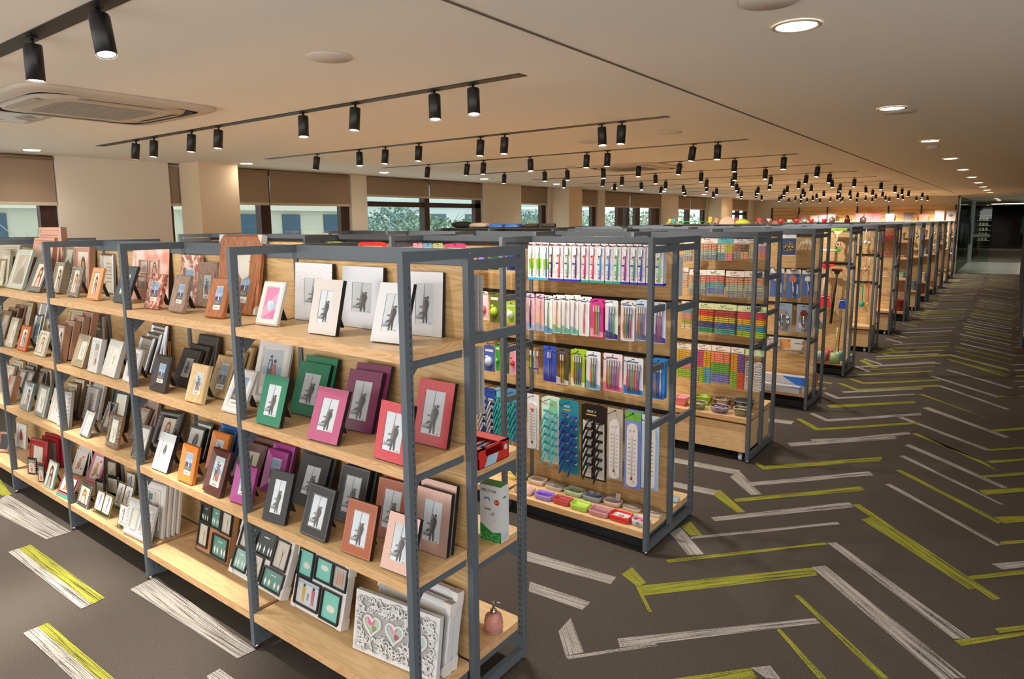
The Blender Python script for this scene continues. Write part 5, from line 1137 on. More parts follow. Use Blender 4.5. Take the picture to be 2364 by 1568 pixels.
        for x in (-hw*.93,hw*.93): g.tube([(x,-.01,-h_*.92),(x,-.01,-h_*.1)],.005,CHROME,6); g.ball((x,-.012,-h_*.15),.011,CHROME,8); g.ball((x,-.012,-h_*.55),.010,CHROME,8)
        g.build('towel_rails',t)
    elif kind=='squeegee':
        hc,bc,L=par; b.box(-hw,hw,-.01,.012,-.022,0,mat(hc,.35)); b.prism([(-.022,-.06),(.022,-.06),(hw*.6,-.02),(-hw*.6,-.02)],-.006,.006,mat(bc,.35)); b.build('squeegee_head',t)
        b=B(); b.box(-hw*1.01,hw*1.01,-.003,.003,-.004,.008,mat('c03028' if hc=='202020' else hc,.4)); b.build('rubber_blade',t)
        b=B(); Lh=max(.1,h_-.05) if L<.3 else L
        b.tube([(0,0,-.055),(-.005 if L<.3 else -.02,0,-.055-Lh*.5),(-.01 if L<.3 else -.04,0,-.055-Lh)],[.012,.010,.013] if L<.3 else [.012,.014,.016],mat(bc if L<.5 or hc=='202020' else 'c8b8a8',.35),8); b.build('handle',t)
    elif kind=='tpole':
        b.tube([(-hw*.0,0,0),(-hw*.05,0,-h_*.88)],.012,mat(par[0],.4),8); b.build('pole',t); b=B(); b.tube([(-hw,0,-h_*.92),(hw*.85,0,-h_*.94)],.013,mat(par[0],.4),8); b.build('cross_bar',t); b=B(); b.box(hw*.8,hw*1.15,-.02,.02,-h_*1.02,-h_*.84,mat('30a838',.4)); b.build('end_grip',t)
    elif kind=='whisk':
        for k in range(3): b.tube([(hw*.6*math.cos(a),-.01*k,-h_*.5+h_*.4*math.sin(a)) for a in [2*math.pi*i/10 for i in range(11)]],.006,mat('d8d2c4',.2),5)
        b.build('plastic_ring',t)
    elif kind=='pan':
        b.prism([(-hw,-h_),(hw,-h_),(hw*.8,-h_*.2),(hw*.2,0),(-hw*.2,0),(-hw*.8,-h_*.2)],-.02,.02,mat(par[0],.35)); b.build('pan_body',t); b=B(); b.tube([(-hw,-.022,-h_*.95),(-hw*.8,-.022,-h_*.25),(0,-.024,-.02),(hw*.8,-.022,-h_*.25),(hw,-.022,-h_*.95)],.004,mat('c8d4e8',.4),5); b.build('trim_edge',t)
    elif kind=='utensil':
        m=mat(par[0],.35); b.tube([(0,0,0),(0,0,-.012),(0,-.004,-h_*.5),(0,0,-h_*.78)],[.004,.008,.006,.006],m,7); b.build('handle',t); b=B(); b.ball((0,-.004,-h_*.86),min(hw*.8,h_*.13),m,9,1.2)
        if 'flower' in desc:
            for k in range(6): b.ball((.016*math.cos(k),-.03,-h_*.9+.016*math.sin(k)),.010,mat('f0c040',.4),6)
        b.build('utensil_head',t)
    return t
for i,it in enumerate(ITEMS):
    hang_item(it,i)
    for k in range(it[9]): hang_item(it,i,k+1)

# ------------------------------------------------------------------ soap dishes on the toothbrush row's bottom shelf
DZ=.1305
def dish(lab,x,y,w_,outer,inner,h_=.034,asp=.68,sup=5,feat=None,rz=0,clear=False,name='soap_dish'):
    t=thing(name,lab,'soap dish',(x,y,DZ),rz,'soap dishes on the bottom shelf'); om=mat(outer,.3); im=mat(inner,.3)
    b=B(); a=w_/2
    b.lathe([(a*.82,0),(a*.95,.006),(a,.02),(a,h_),(a*.93,h_),(a*.88,h_*.55),(a*.80,h_*.42),(a*.02,h_*.42)],om,(0,0,0),36,1,asp,sup,True,False)
    b.lathe([(a*.80,0),(a*.02,0)],om,(0,0,.0005),36,1,asp,sup,False,False); b.build('dish_body',t)
    b=B(); b.lathe([(a*.915,h_*.72),(a*.885,h_*.58),(a*.80,h_*.46),(a*.02,h_*.46)],im,(0,0,.0006),36,1,asp,sup,True,False); b.build('dish_tray',t)
    if feat=='ribs':
        b=B(); 
        for k in range(7): b.box(-a*.6+k*a*.2-.003,-a*.6+k*a*.2+.003,-a*asp*.5,a*asp*.5,h_*.45,h_*.6,om)
        b.build('drain_ribs',t)
    elif feat=='dots':
        b=B(); 
        for k in range(6): b.ball((-a*.5+k*a*.2,-a*asp*.25,h_*.48),.003,mat('70a030',.4),6)
        b.build('drain_holes',t)
    elif feat=='lid':
        b=B(); b.lathe([(a*1.0,h_),(a*.96,h_+.008),(a*.7,h_+.013),(a*.02,h_+.014)],mat(inner,.15,alpha=.999),(0,0,0),36,1,asp,sup,True,False); b.build('lid',t)
    elif feat=='flower':
        b=B(); 
        for k in range(5): b.ball((-a*.1+.012*math.cos(k*1.26),.01+.012*math.sin(k*1.26),h_*.48),.006,mat('c83040',.4),6,.4)
        b.build('flower_motif',t)
    elif feat=='tag':
        b=B(); b.rect(-a*.35,a*.15,h_*.2,h_*.75,-a*asp-.002,mat('8a94a0',.4)); b.build('latch',t); b=B(); b.tube([(-.02+.012*math.cos(q),0+.012*math.sin(q),h_*.5) for q in (.6,1.5,2.5,3.5,4.5,5.6)],.003,WHITE,5); b.build('drain_mark',t)
    elif feat=='flap':
        b=B(); b.add([(0,a*asp*.7,h_*.6),(a*.5,a*asp*.7,h_*.6),(a*.55,a*asp*.95,h_+.03),(0,a*asp*.95,h_+.03)],[(0,1,2,3)],mat('d8ccd0',.2)); b.build('clear_flap',t)
    return t
for a in (('cream rounded soap dish in the back row',-2.406,3.475,.118,'d0c0b0','c0b4a8'),('white soap dish with a grey lid',-2.263,3.472,.126,'d2c8bc','8a8078',.028,.68,5,'lid'),('mint ribbed soap dish',-2.113,3.465,.130,'b4c8a4','a4bc98',.034,.68,5,'ribs'),
  ('slate grey soap dish with white strainer bars',-1.977,3.462,.125,'8c96a4','707a88',.034,.68,5,'ribs'),('clear pinkish soap dish with a flap',-1.846,3.468,.120,'d4c0c0','c8b4b4',.030,.7,3,'flap'),('white oval soap dish with a brown lid',-1.718,3.472,.120,'dcd8d2','8c7c74',.022,.62,3,'lid'),('white soap dish with brown lid beside the end upright',-1.590,3.480,.112,'dcd8d2','8a7a70',.022,.62,3,'lid'),
  ('pale pink square soap dish in the front row',-2.387,3.305,.130,'e0b8b4','d4a8a6'),('purple oval soap dish',-2.235,3.305,.128,'a088d0','6a38b8',.034,.7,3.4),('red plastic soap dish',-2.103,3.308,.118,'b8484c','a83c40'),('lime green soap dish',-1.973,3.304,.120,'a8cc50','b8dc58',.036,.7,5,'dots'),
  ('dusty rose soap dish with drain ribs',-1.840,3.304,.128,'c08a90','b07a80',.034,.7,5,'ribs'),('red soap dish with white tray',-1.706,3.310,.130,'d03030','e0dcdc',.038,.7,5,'flower'),('pale grey soap dish with hot pink tray',-1.583,3.318,.100,'d0ccce','e03878',.040,.78,5,'tag'),
  ('yellow soap dish half hidden by the front row',-2.600,3.45,.085,'e8dc88','e0d070'),('pale green soap dish leaning by the panel',-2.532,3.49,.060,'b4dc9c','a0cc88')):
    dish(*a)
t=thing('soap_sachet','clear blue sachet on the back bottom shelf of second row','sachet',(-1.575,3.745,.131),.3); b=B(); b.lathe([(.01,0),(.034,.003),(.036,.008),(.03,.014),(.004,.017)],mat('a8c8d0',.15),(0,0,0),20,1,1.2,4); b.build('sachet_body',t)

# ------------------------------------------------------------------ baskets and bowls on the clothes peg row
def bowl(lab,x,y,z,w_,h_,col,rim,sup=2.2,asp=1,contents=None,lid=None,seed=0,alpha=False,name='plastic_bowl',cat='bowl'):
    t=thing(name,lab,cat,(x,y,z+.0005),0,'peg baskets on the shelf'); a=w_/2; m=glassmat('film_'+col,col,.18,.1) if alpha else mat(col,.3)
    b=B(); b.lathe([(a*.02,.001),(a*.72,.001),(a*.78,.004),(a*.97,h_-.003),(a*1.0,h_),(a*.95,h_),(a*.75,.006),(a*.02,.006)],m,(0,0,0),28,1,asp,sup,True,False); b.build('bowl_body',t)
    b=B(); b.tube([(a*math.copysign(abs(math.cos(q))**(2/sup),math.cos(q)),asp*a*math.copysign(abs(math.sin(q))**(2/sup),math.sin(q)),h_) for q in [2*math.pi*i/32 for i in range(33)]],.003,mat(rim,.3),5); b.build('rim',t)
    if contents:
        rr=random.Random(seed); b=B()
        for k in range(46):
            q=rr.uniform(0,6.28); rad=rr.random()**.5*a*.68; L=.016; an=rr.uniform(0,6.28); z_=rr.uniform(.010,h_*.78); f_=.72+.28*z_/h_
            cx,cy_=rad*f_*math.cos(q),asp*rad*f_*math.sin(q)
            b.tube([(cx-L*math.cos(an),cy_-L*math.sin(an)*asp,z_),(cx+L*math.cos(an),cy_+L*math.sin(an)*asp,z_+.004)],.0045,mat(contents[k%len(contents)],.35),4)
        o=b.build('clothes_pegs',t); o['kind']='stuff'
    if lid: b=B(); b.lathe([(a*.93,h_-.003),(a*.02,h_-.001)],mat(lid,.4),(0,0,0),24,1,asp,sup,False,False); b.build('lid',t)
    return t
Z2=.345
PC=['e05a70','e890a8','d84058','f0c0c8']; MX=['d86a80','70a8c8','b8d070','a888c8','e8b060']
for a,k in ((('pink basket full of pegs at the left',-2.10,5.10,Z2,.12,.07,'e8808c','e0c8cc'),dict(sup=4,contents=PC,seed=1)),(('lime green plastic basket',-1.955,5.215,Z2,.14,.07,'98b82c','a8cc38'),dict(sup=5,asp=.7)),
   (('clear bowl with pink and green pegs',-1.935,5.06,Z2,.115,.055,'d8e4d0','c8d8c0'),dict(contents=['e06a78','a0c878','e8e0d0'],alpha=True,seed=2)),(('clear oval bowl with purple pegs',-1.765,5.06,Z2,.155,.05,'e0dce8','c8b4d8'),dict(asp=.75,contents=['a880c0','8098c8','d8b0d0'],alpha=True,seed=3)),
   (('clear bowl behind the oval bowl',-1.800,5.215,Z2,.14,.075,'e4dcd4','d4c8bc'),dict(contents=['e8dcc0','d8c8a8'],alpha=True,seed=4)),(('blue bowl with a dark lid',-1.625,5.205,Z2,.150,.085,'88b4d0','5a98c4'),dict(contents=MX,lid='4c4a48',alpha=True,seed=5)),
   (('small square basket with red and blue pegs',-1.600,5.065,Z2,.105,.06,'d8d4d0','d0ccc8'),dict(sup=5,asp=.8,contents=['d85048','68a8c0','b8c860'],alpha=True,seed=6))): bowl(*a,**k)

# ------------------------------------------------------------------ cartons on the shower row
def carton(name,lab,x,y,z,w_,d_,h_,col,rz=0,decor=None,cat='carton'):
    t=thing(name,lab,cat,(x,y,z+.0005),rz); b=B(); b.box(-w_/2,w_/2,-d_/2,d_/2,0,h_,mat(col,.5)); b.build('carton_body',t)
    if decor: b=B(); decor(b,w_,d_,h_); b.build('printed_front',t)
    return t
def dA(b,w_,d_,h_): b.prism([(w_*.02,h_-.005),(w_*.28,h_*.45),(w_*.5,h_*.42),(w_*.5,h_-.005)],-d_/2-.0008,-d_/2,mat('2c74d8',.4)); b.text('AQUA BATHROOM',.034,-w_*.14,h_*.36,-d_/2-.0012,mat('54708c',.5))
def dB(b,w_,d_,h_): b.text('BATHROOM',.022,-w_*.05,h_*.4,-d_/2-.001,mat('7080b0',.5)); b.prism([(w_*.1,h_-.004),(w_*.5,h_-.004),(w_*.5,h_*.8)],-d_/2-.0008,-d_/2,mat('2c74d8',.4))
carton('bathroom_carton','tall white bathroom carton with a blue corner',-1.77,6.845,.165,.50,.08,.145,'c8c6c8',0,dA)
carton('bathroom_carton','flat pale carton in front of the tall bathroom carton',-1.80,6.745,.165,.46,.085,.065,'bcbabc',0,dB)
t=thing('tall_pack','brown tall pack on the back shelf of shower row','pack',(-1.56,7.27,.166)); b=B(); b.prism([(-.03,0),(.03,0),(.02,.10),(.0,.14),(-.02,.10)],-.02,.02,mat('a86848',.5)); b.build('pack_body',t)
# toilet brushes
def tbrush(lab,x,y,z,col,hc,w_=.075,L=.3,h_=.11):
    t=thing('toilet_brush',lab,'toilet brush',(x,y,z+.0005)); b=B(); b.lathe([(w_*.5,0),(w_*.47,h_*.6),(w_*.42,h_),(w_*.36,h_),(w_*.36,h_*.9),(.004,h_*.88)],mat(col,.3),(0,0,0),20); b.build('holder',t)
    if L: b=B(); b.tube([(0,0,h_*.9),(.006,0,h_+L*.5),(.012,0,h_+L)],[.006,.005,.009],mat(hc,.35),7); b.build('handle',t)
tbrush('pale green toilet brush in a cup holder',-1.60,8.42,.165,'a8bc88','c8d8a0',.115,.30,.125); tbrush('grey green toilet brush cup at the left',-1.76,8.46,.165,'98a89c','c0b8b0',.11,.36,.125); tbrush('rose red toilet brush cup',-1.69,8.56,.165,'c86060','d88080',.10,0,.13); tbrush('turquoise toilet brush with a long dark handle',-1.60,8.60,.165,'88bcb4','503c38',.10,.42,.11); tbrush('small turquoise toilet brush by the end upright',-1.555,8.68,.165,'78b0b4','88b8c0',.05,.1,.12)
t=thing('hanging_brush','slate hanging brush set left of the squeegees','brush',(-1.83,8.68,.66)); b=B(); b.prism([(-.03,0),(.06,-.14),(-.02,-.14),(-.05,-.02)],-.02,.0,mat('5c6c68',.4)); b.build('brush_body',t)
# ------------------------------------------------------------------ back side of the front row (end bay)
YB0=yc(0)
def brushcarton():
    t=thing('toothbrush_display_box','red open display box of toothbrushes on back shelf','display box',(-1.622,1.928,.9255)); w_,d_,h_=.17,.185,.078; a,c=w_/2,d_/2; rm=mat('c8302c',.4)
    b=B(); th=.003
    b.box(-a,a,-c,c,0,th,rm); b.box(-a,a,-c,-c+th,0,h_*.55,rm); b.box(-a,a,c-th,c,0,h_,rm); b.box(-a,-a+th,-c,c,0,h_,rm)
    # aisle side with window, facing +X
    b.box(a-th,a,-c,c,0,h_*.5,rm); b.box(a-th,a,-c,-c*.55,h_*.5,h_,rm); b.box(a-th,a,c*.6,c,h_*.5,h_,rm); b.box(a-th,a,-c,c,h_*.9,h_,rm); b.box(-a,a,c*.35,c,h_-th,h_,rm); b.box(-a,a,-c,-c*.7,h_-th,h_,rm)
    b.build('carton_body',t)
    b=B(); m=mat('a8c8dc',.4); e=a+.0006; b.quad((e,-c*.62,.002),(e,c*.1,.002),(e,c*.3,h_*.5),(e,-c*.4,h_*.5),m)
    for i in range(5):
        for j in range(3): b.box(e,e+.0003,-c*.5+i*.011,-c*.5+i*.011+.004,.008+j*.011,.012+j*.011,mat('5c98c0',.4))
    n=10; b.add([(e,c*.78+.010*math.cos(2*math.pi*i/n),h_*.6+.012*math.sin(2*math.pi*i/n)) for i in range(n)],[tuple(range(n))],mat('c4ccd4',.4)); b.build('printed_panel',t)
    for i,(cx,cc) in enumerate(((.02,'5c8cc8'),(.045,'a04890'),(-.01,'b0b8c4'))):
        b=B(); b.tube([(cx,-c*.6,h_*.62),(cx,0,h_*.68),(cx+.004,c*.6,h_*.72)],[.004,.0055,.006],mat(cc,.3),7); b.tube([(cx+.002,c*.1,h_*.70),(cx+.004,c*.62,h_*.73)],.006,mat('c8ccd4',.2),7); b.build('toothbrush',t)
brushcarton()
t=thing('toothbrush_display_box','second red display box further along the back shelf','display box',(-1.84,1.93,.9255)); b=B(); b.box(-.085,.085,-.08,.08,0,.085,mat('c02c2a',.4)); b.build('carton_body',t); b=B(); b.rect(-.05,.05,.03,.06,-.0806,mat('d8c8a8',.4)); b.build('printed_panel',t)
# white toothpaste carton
def mrstar():
    t=thing('toothpaste_carton','tall white and green toothpaste carton on the back shelf','carton',(-1.598,2.002,.5755),R(5)); w_,d_,h_=.100,.058,.232; a,c=w_/2,d_/2
    b=B(); b.box(-a,a,-c,c,0,h_,mat('d4d8dc',.4)); b.build('carton_body',t)
    b=B(); g=mat('1f8a3c',.4); y=-c-.0006; b.prism([(-a,0),(a,0),(a,h_*.20),(a*.2,h_*.16),(-a,h_*.30)],y-.0002,y+.0004,g)
    b.add([(-a,-c,h_+.0006),(a,-c,h_+.0006),(a,c,h_+.0006),(-a,c,h_+.0006)],[(0,1,2,3)],g)
    b.text('MR.STAR',.0185,-a*.1,h_*.90,y-.0005,mat('3c4438',.5)); b.disc(a*.62,h_*.72,.012,y-.0004,mat('c03828',.4)); b.text('3+',.015,a*.62,h_*.72,y-.0008,mat('ffffff',.5))
    for k in range(8): q=.4+k*.3; b.disc(-a*.3+.013*math.cos(q),h_*.72+.013*math.sin(q),.0035,y-.0004,mat('4a90cc',.4),8)
    b.rect(-a*.55,a*.05,h_*.555,h_*.59,y-.0004,mat('8a9068',.4)); 
    for px,pz,pr in ((.25,.50,.0075),(.0,.47,.004),(.4,.40,.003)): b.disc(a*px,h_*pz,pr,y-.0004,mat('9a9ca0',.4),10)
    rr=random.Random(5)
    for k in range(26): b.disc(rr.uniform(-a*.92,a*.9),rr.uniform(.005,h_*.14),.0018,y-.0006,mat('c8e4c0',.4),6)
    # side panel print (+X)
    x=a+.0006
    b.box(x-.0004,x,-c*.4,c*.3,h_*.78,h_*.81,g)
    for k in range(4): b.box(x-.0004,x,-c*.7,c*.6,.010+k*.006,.0115+k*.006,mat('a8aab0',.5))
    b.build('printed_faces',t)
mrstar()
def pump(lab,x,y,z,sc=1,col='eab4ac'):
    t=thing('soap_dispenser',lab,'soap dispenser',(x,y,z+.0005),R(20)); m=mat(col,.12,0,trans=.55); b=B()
    b.lathe([(.002,0),(.030*sc,0),(.036*sc,.006),(.038*sc,.03),(.038*sc,.055),(.033*sc,.072),(.018*sc,.08),(.016*sc,.082)],m,(0,0,0),24)
    for j in range(6):
        for k in range(16):
            q=2*math.pi*(k+.5*(j%2))/16; rad=(.038,.038,.038,.0375,.036,.033)[j]*sc; b.ball((rad*math.cos(q),rad*math.sin(q),.012+j*.011),.0030,m,5)
    b.build('glass_bottle',t); b=B(); b.lathe([(.002,.080),(.0135,.080),(.0135,.096),(.006,.097),(.005,.100),(.005,.125),(.006,.126),(.006,.132),(.001,.132)],CHROME,(0,0,0),14,1,1); b.tube([(0,0,.129),(.020,.004,.127),(.034,.007,.120)],[.004,.0032,.0025],CHROME,7); b.build('pump_head',t)
pump('pink textured glass soap dispenser with chrome pump',-1.60,1.99,.175,.98); pump('rose glass soap dispenser partly behind the upright',-1.70,1.875,.175,1.0,'dc9c90')
for j,(zt,hh) in enumerate(((1.655,.225),(1.385,.26))):
    for i in range(3):
        t=thing('price_card','white text card, %s of three, hanging behind the front row, %s level'%(ORD[i],('upper','lower')[j]),'card',(-1.615-.006*i,YB0+.045+.030*i,zt-.004*i),R(-4+3*i))
        b=B(); b.prism([(-.055,-hh),(.055,-hh),(.055,0),(-.055,0)],0,.003,mat('c6c5c2',.6)); b.build('card_sheet',t); b=B(); tk=mat('8a8886',.6)
        for k in range(14): b.rect(-.045,.045 if k%3 else .02,-.055-k*.010,-.0525-k*.010,-.0006,tk)
        b.rect(-.045,-.01,-.035,-.030,-.0006,mat('3c3a38',.6)); b.build('printed_text',t)
# white paper cards behind the second and third rows' end bays
for r in (1,2):
    for i in range(4):
        t=thing('price_card','white card, %s of four, hanging on the back of the %s row'%(ORD[i],('','toothbrush','clothes peg')[r]),'card',(-1.60+.004*i,yc(r)+.06+.035*i,1.64)); b=B(); b.box(-.04,.04,0,.006,-.24,0,mat('d0d0d2',.5)); b.build('card_sheet',t)
# blue boards seen edge-on at the end of the toothbrush row back
t=thing('thermometer_card','pale blue board hung on the back of the toothbrush row','card',(-1.575,yc(1)+.08,.74)); b=B(); b.box(-.04,.04,0,.008,-.46,0,mat('b4cce8',.5)); b.build('card_sheet',t)

# ------------------------------------------------------------------ goods of the further rows
def ball_thing(name,lab,cat,x,y,z,parts):
    t=thing(name,lab,cat,(x,y,z)); 
    for pn,fn in parts: b=B(); fn(b); b.build(pn,t)
    return t
# pink hangers (row 6)
for i,(z,c,d) in enumerate(((1.66,'e8404c','red wire basket'),(1.36,'f05860','coral clothes hanger'),(1.02,'e0b0b0','pale pink clothes hanger'),(.72,'e8a0b0','rose clothes hanger'))):
    for k,x in enumerate((-1.64,-1.86)):
        t=thing('clothes_hanger' if i else 'wire_basket','%s on the %s rail of the seventh row, %s'%(d,RAILN[i],('near end','farther in')[k]),'hanger' if i else 'basket',(x,yc(6)-.14,z)); b=B(); m=mat(c,.35)
        if i: b.tube([(-.10,0,-.10),(0,-.02,-.03),(.10,0,-.10),(-.10,0,-.10)],.006,m,5); b.build('hanger_body',t); b=B(); b.tube([(0,-.02,-.03),(0,-.02,0),(.012,.0,.012),(0,.11,.006)],.003,m,5); b.build('hook',t)
        else:
            for q in range(5): b.box(-.10,.10,-.06,.06,-.02-q*.03,-.012-q*.03,m)
            for q in range(6): b.box(-.10+q*.038,-.096+q*.038,-.06,-.054,-.16,-.01,m)
            b.build('basket_body',t)
# row 7: containers, row 8.. generic goods on shelves
def tub(lab,x,y,z,w_,h_,c,name='storage_tub',cat='storage tub'):
    t=thing(name,lab,cat,(x,y,z+.0005)); b=B(); b.lathe([(w_*.40,0),(w_*.5,h_*.95),(w_*.52,h_),(w_*.47,h_),(w_*.38,.008),(.002,.006)],mat(c,.35),(0,0,0),20,1,.9,5,True,False); b.lathe([(w_*.4,0),(.002,0)],mat(c,.35),(0,0,.0004),20,1,.9,5,False,False); b.build('tub_body',t)
    b=B(); b.lathe([(w_*.53,h_-.012),(w_*.54,h_-.004),(w_*.53,h_+.002),(w_*.47,h_+.002)],mat(c,.3),(0,0,0),20,1,.9,5,True,False); b.build('rim',t); return t
tub('red plastic basket on the bottom shelf of the eighth row',-1.68,yr(7)+.16,.17,.24,.20,'b83030')
tub('mint cup on the third shelf of the eighth row',-1.62,yr(7)+.16,.78,.10,.10,'98c8b0'); tub('pale pink tray on the second shelf of the eighth row',-1.68,yr(7)+.16,1.15,.2,.03,'d8a8a8'); tub('cream wire holder on the top shelf of the eighth row',-1.68,yr(7)+.16,1.45,.16,.14,'b8a888'); tub('pink dish on the second shelf of the eighth row, further in',-1.88,yr(7)+.16,1.15,.16,.05,'d890a0'); tub('grey cup on the third shelf of the eighth row, further in',-1.78,yr(7)+.16,.78,.12,.14,'9a8c8c')
rg=random.Random(11); PAL=['b89078','a85c58','c8b8a0','8c9888','b8a060','a8504c','c8a8a0','7c8c98','d0c8b8','906c50']; PN=['tan','brick red','beige','sage','mustard','dark red','pale pink','slate','cream','brown']
SH={8:[.40,1.1],9:[1.42,1.05,.45,.17],10:[.17,1.0],11:[.42,1.2],12:[.40,1.0],13:[.2,.8,1.3]}
for r,zs in SH.items():
    for j,z in enumerate(zs):
        for k in range(3):
            ci=rg.randrange(10); w_=rg.uniform(.10,.16); h_=rg.uniform(.1,.22); x=-1.63-k*.2
            tub('%s tub, %s from the aisle, %s row, shelf %s from the floor'%(PN[ci],ORD[k],ORD[r],ORD[sorted(zs).index(z)]),x,yr(r)+.15,z,w_,h_,PAL[ci])
    for z in (1.66,1.36):
        if any(abs(z-q)<.3 and q<z for q in zs) and z-max(q for q in zs if q<z)<.34: continue
        for k in range(3):
            ci=rg.randrange(10); t=thing('kitchen_tool','%s hanging tool, %s from the aisle, %s row, %s rail'%(PN[ci],ORD[k],ORD[r],'top' if z>1.5 else 'second'),'kitchen tool',(-1.60-k*.12,yc(r)-.13,z)); b=B(); m=mat(PAL[ci],.35)
            b.tube([(0,.11,.01),(0,0,.008),(0,0,-.02),(0,0,-.15)],.006,m,6); b.build('handle',t); b=B(); b.ball((0,0,-.18),.028,m,8,1.2); b.build('tool_head',t)
# goods standing on the tops of the rows
def top(r): return HS+.0005
def topthing(name,lab,cat,x,r,parts,dy=0):
    y=yc(r)+dy; bo=thing(name,lab,cat,(x,y,HS+.0005))
    for pn,fn in parts: b=B(); fn(b); b.build(pn,bo)
    return bo
# thin top boards carrying the goods
for r,xa,xb in ((3,-6.36,-4.45),(6,-5.5,-3.3),(8,-5.0,-2.5)):
    t=thing('top_board','dark board laid across the top of the %s shelving row'%ORD[r],'board',((xa+xb)/2,yc(r),HS+.001)); b=B(); b.box(-(xb-xa)/2,(xb-xa)/2,-.2,.2,0,.012,mat('3a3430',.6)); b.build('board_panel',t)
HS2=HS; 
def tb_(name,lab,cat,x,r,parts,dy=0,rz=0):
    t=thing(name,lab,cat,(x,yc(r)+dy,HS+.0135),rz)
    for pn,fn in parts: b=B(); fn(b); b.build(pn,t)
tb_('bristle_bundle','dark bristly bundle on top, beside beige cushion','brush bundle',-6.15,3,[('bundle',lambda b:(b.lathe([(.10,0),(.16,.02),(.15,.07),(.06,.085),(.002,.086)],mat('2c2a22',.95),(0,0,0),20,1,.7),[b.tube([(.14*math.cos(k*.37),.10*math.sin(k*.37),.02),(.17*math.cos(k*.37),.12*math.sin(k*.37),.06)],.004,mat('242218',.9),4) for k in range(17)]))])
tb_('cushion','beige cushion on top of the fourth row','cushion',-5.83,3,[('cushion_body',lambda b:b.lathe([(.10,0),(.15,.012),(.15,.04),(.11,.062),(.002,.068)],mat('b4a08c',.8),(0,0,0),24,1,.7,3.5))])
for i,x in enumerate((-5.52,-5.25)): tb_('storage_case','blue case on top of the fourth row, %s one'%('left','right')[i],'case',x,3,[('case_body',lambda b:b.lathe([(.125,0),(.13,.01),(.10,.045),(.09,.05),(.002,.052)],mat('34609c',.5),(0,0,0),24,1,.7,5))])
for i,x in enumerate((-4.98,-4.72)): tb_('rolled_mat','olive brown rolled mat on the fourth row top, %s one'%('left','right')[i],'mat',x,3,[('roll',lambda b:b.tube([(-.10,0,.026),(.10,0,.026)],.026,mat('4c4636',.95),10))])
tb_('play_table','small green toy table among the items on top','toy table',-4.98,6,[('tabletop',lambda b:b.box(-.24,.24,-.12,.12,.045,.06,mat('1c8a34',.4))),('leg',lambda b:b.tube([(-.22,-.1,0),(-.22,-.1,.045)],.008,mat('b8c850',.4),6)),('leg',lambda b:b.tube([(.22,-.1,0),(.22,-.1,.045)],.008,mat('b8c850',.4),6)),('leg',lambda b:b.tube([(-.22,.1,0),(-.22,.1,.045)],.008,mat('b8c850',.4),6)),('leg',lambda b:b.tube([(.22,.1,0),(.22,.1,.045)],.008,mat('b8c850',.4),6))])
rg=random.Random(4)
for i,(x,c,cn) in enumerate(((-5.42,'a8a030','olive'),(-5.34,'2c8c8c','teal'),(-5.22,'d8d8d0','white'),(-4.62,'b8a430','yellow'),(-4.50,'c87858','salmon'),(-4.12,'a83c5c','crimson'),(-3.72,'c8403c','red'))):
    tb_('toy_chair','%s miniature toy chair on the seventh row top'%cn,'toy chair',x,6,[('seat',lambda b,c=c:b.box(-.035,.035,-.035,.035,.035,.045,mat(c,.4))),('backrest',lambda b,c=c:b.box(-.033,.033,.028,.036,.045,.11+.03*(c=='b8a430'),mat(c,.4)))]+[('leg',lambda b,sx=sx,sy=sy:b.tube([(sx*.036,sy*.034,0),(sx*.028,sy*.028,.035)],.005,mat('c8a888',.5),5)) for sx in(-1,1) for sy in(-1,1)])
tb_('hoop','round beige hoop with dark knob standing on top','hoop',-4.30,6,[('hoop',lambda b:b.prism([(.15*math.cos(math.pi*i/16),.14*math.sin(math.pi*i/16)) for i in range(17)],-.01,.01,mat('b89c84',.6)))],.05)
tb_('food_cover','lime green mesh food cover on top','food cover',-4.02,6,[('cover_body',lambda b:b.lathe([(.15,0),(.13,.04),(.07,.08),(.012,.10),(.002,.115)],mat('a8b030',.6),(0,0,0),16,1,.7))],.03)
for i,(x,c,cn) in enumerate(((-3.60,'5c3424','dark brown'),(-3.43,'8c4c34','reddish brown'))): tb_('mini_handbag','%s mini handbag on the seventh row top'%cn,'handbag',x,6,[('bag_body',lambda b,c=c:b.prism([(-.05,0),(.05,0),(.035,.06),(-.035,.06)],-.02,.02,mat(c,.5))),('bag_handle',lambda b,c=c:b.tube([(.025*math.cos(math.pi*k/8),0,.06+.045*math.sin(math.pi*k/8)) for k in range(9)],.004,mat(c,.5),5))])
for i,(x,c,cn,h_) in enumerate(((-4.55,'c48c8c','rose',.10),(-4.28,'c83030','red',.085),(-4.10,'d8d0b8','cream',.07),(-3.95,'cc2c2c','red',.085),(-3.78,'90a090','sage',.07),(-3.64,'cc2c2c','red',.085),(-3.52,'8cb0c0','pale blue',.06),(-3.38,'cc2c2c','red',.085))):
    tb_('mug','%s mug on the ninth row top, %s mug from the left'%(cn,ORD[i]),'mug',x,8,[('cup',lambda b,c=c,h_=h_:b.lathe([(.04,0),(.052,h_),(.046,h_),(.038,.006),(.002,.006)],mat(c,.3),(0,0,0),18)),('mug_handle',lambda b,c=c,h_=h_:b.tube([(.048,0,h_*.8),(.07,0,h_*.6),(.065,0,h_*.35),(.046,0,h_*.25)],.005,mat(c,.3),5))])
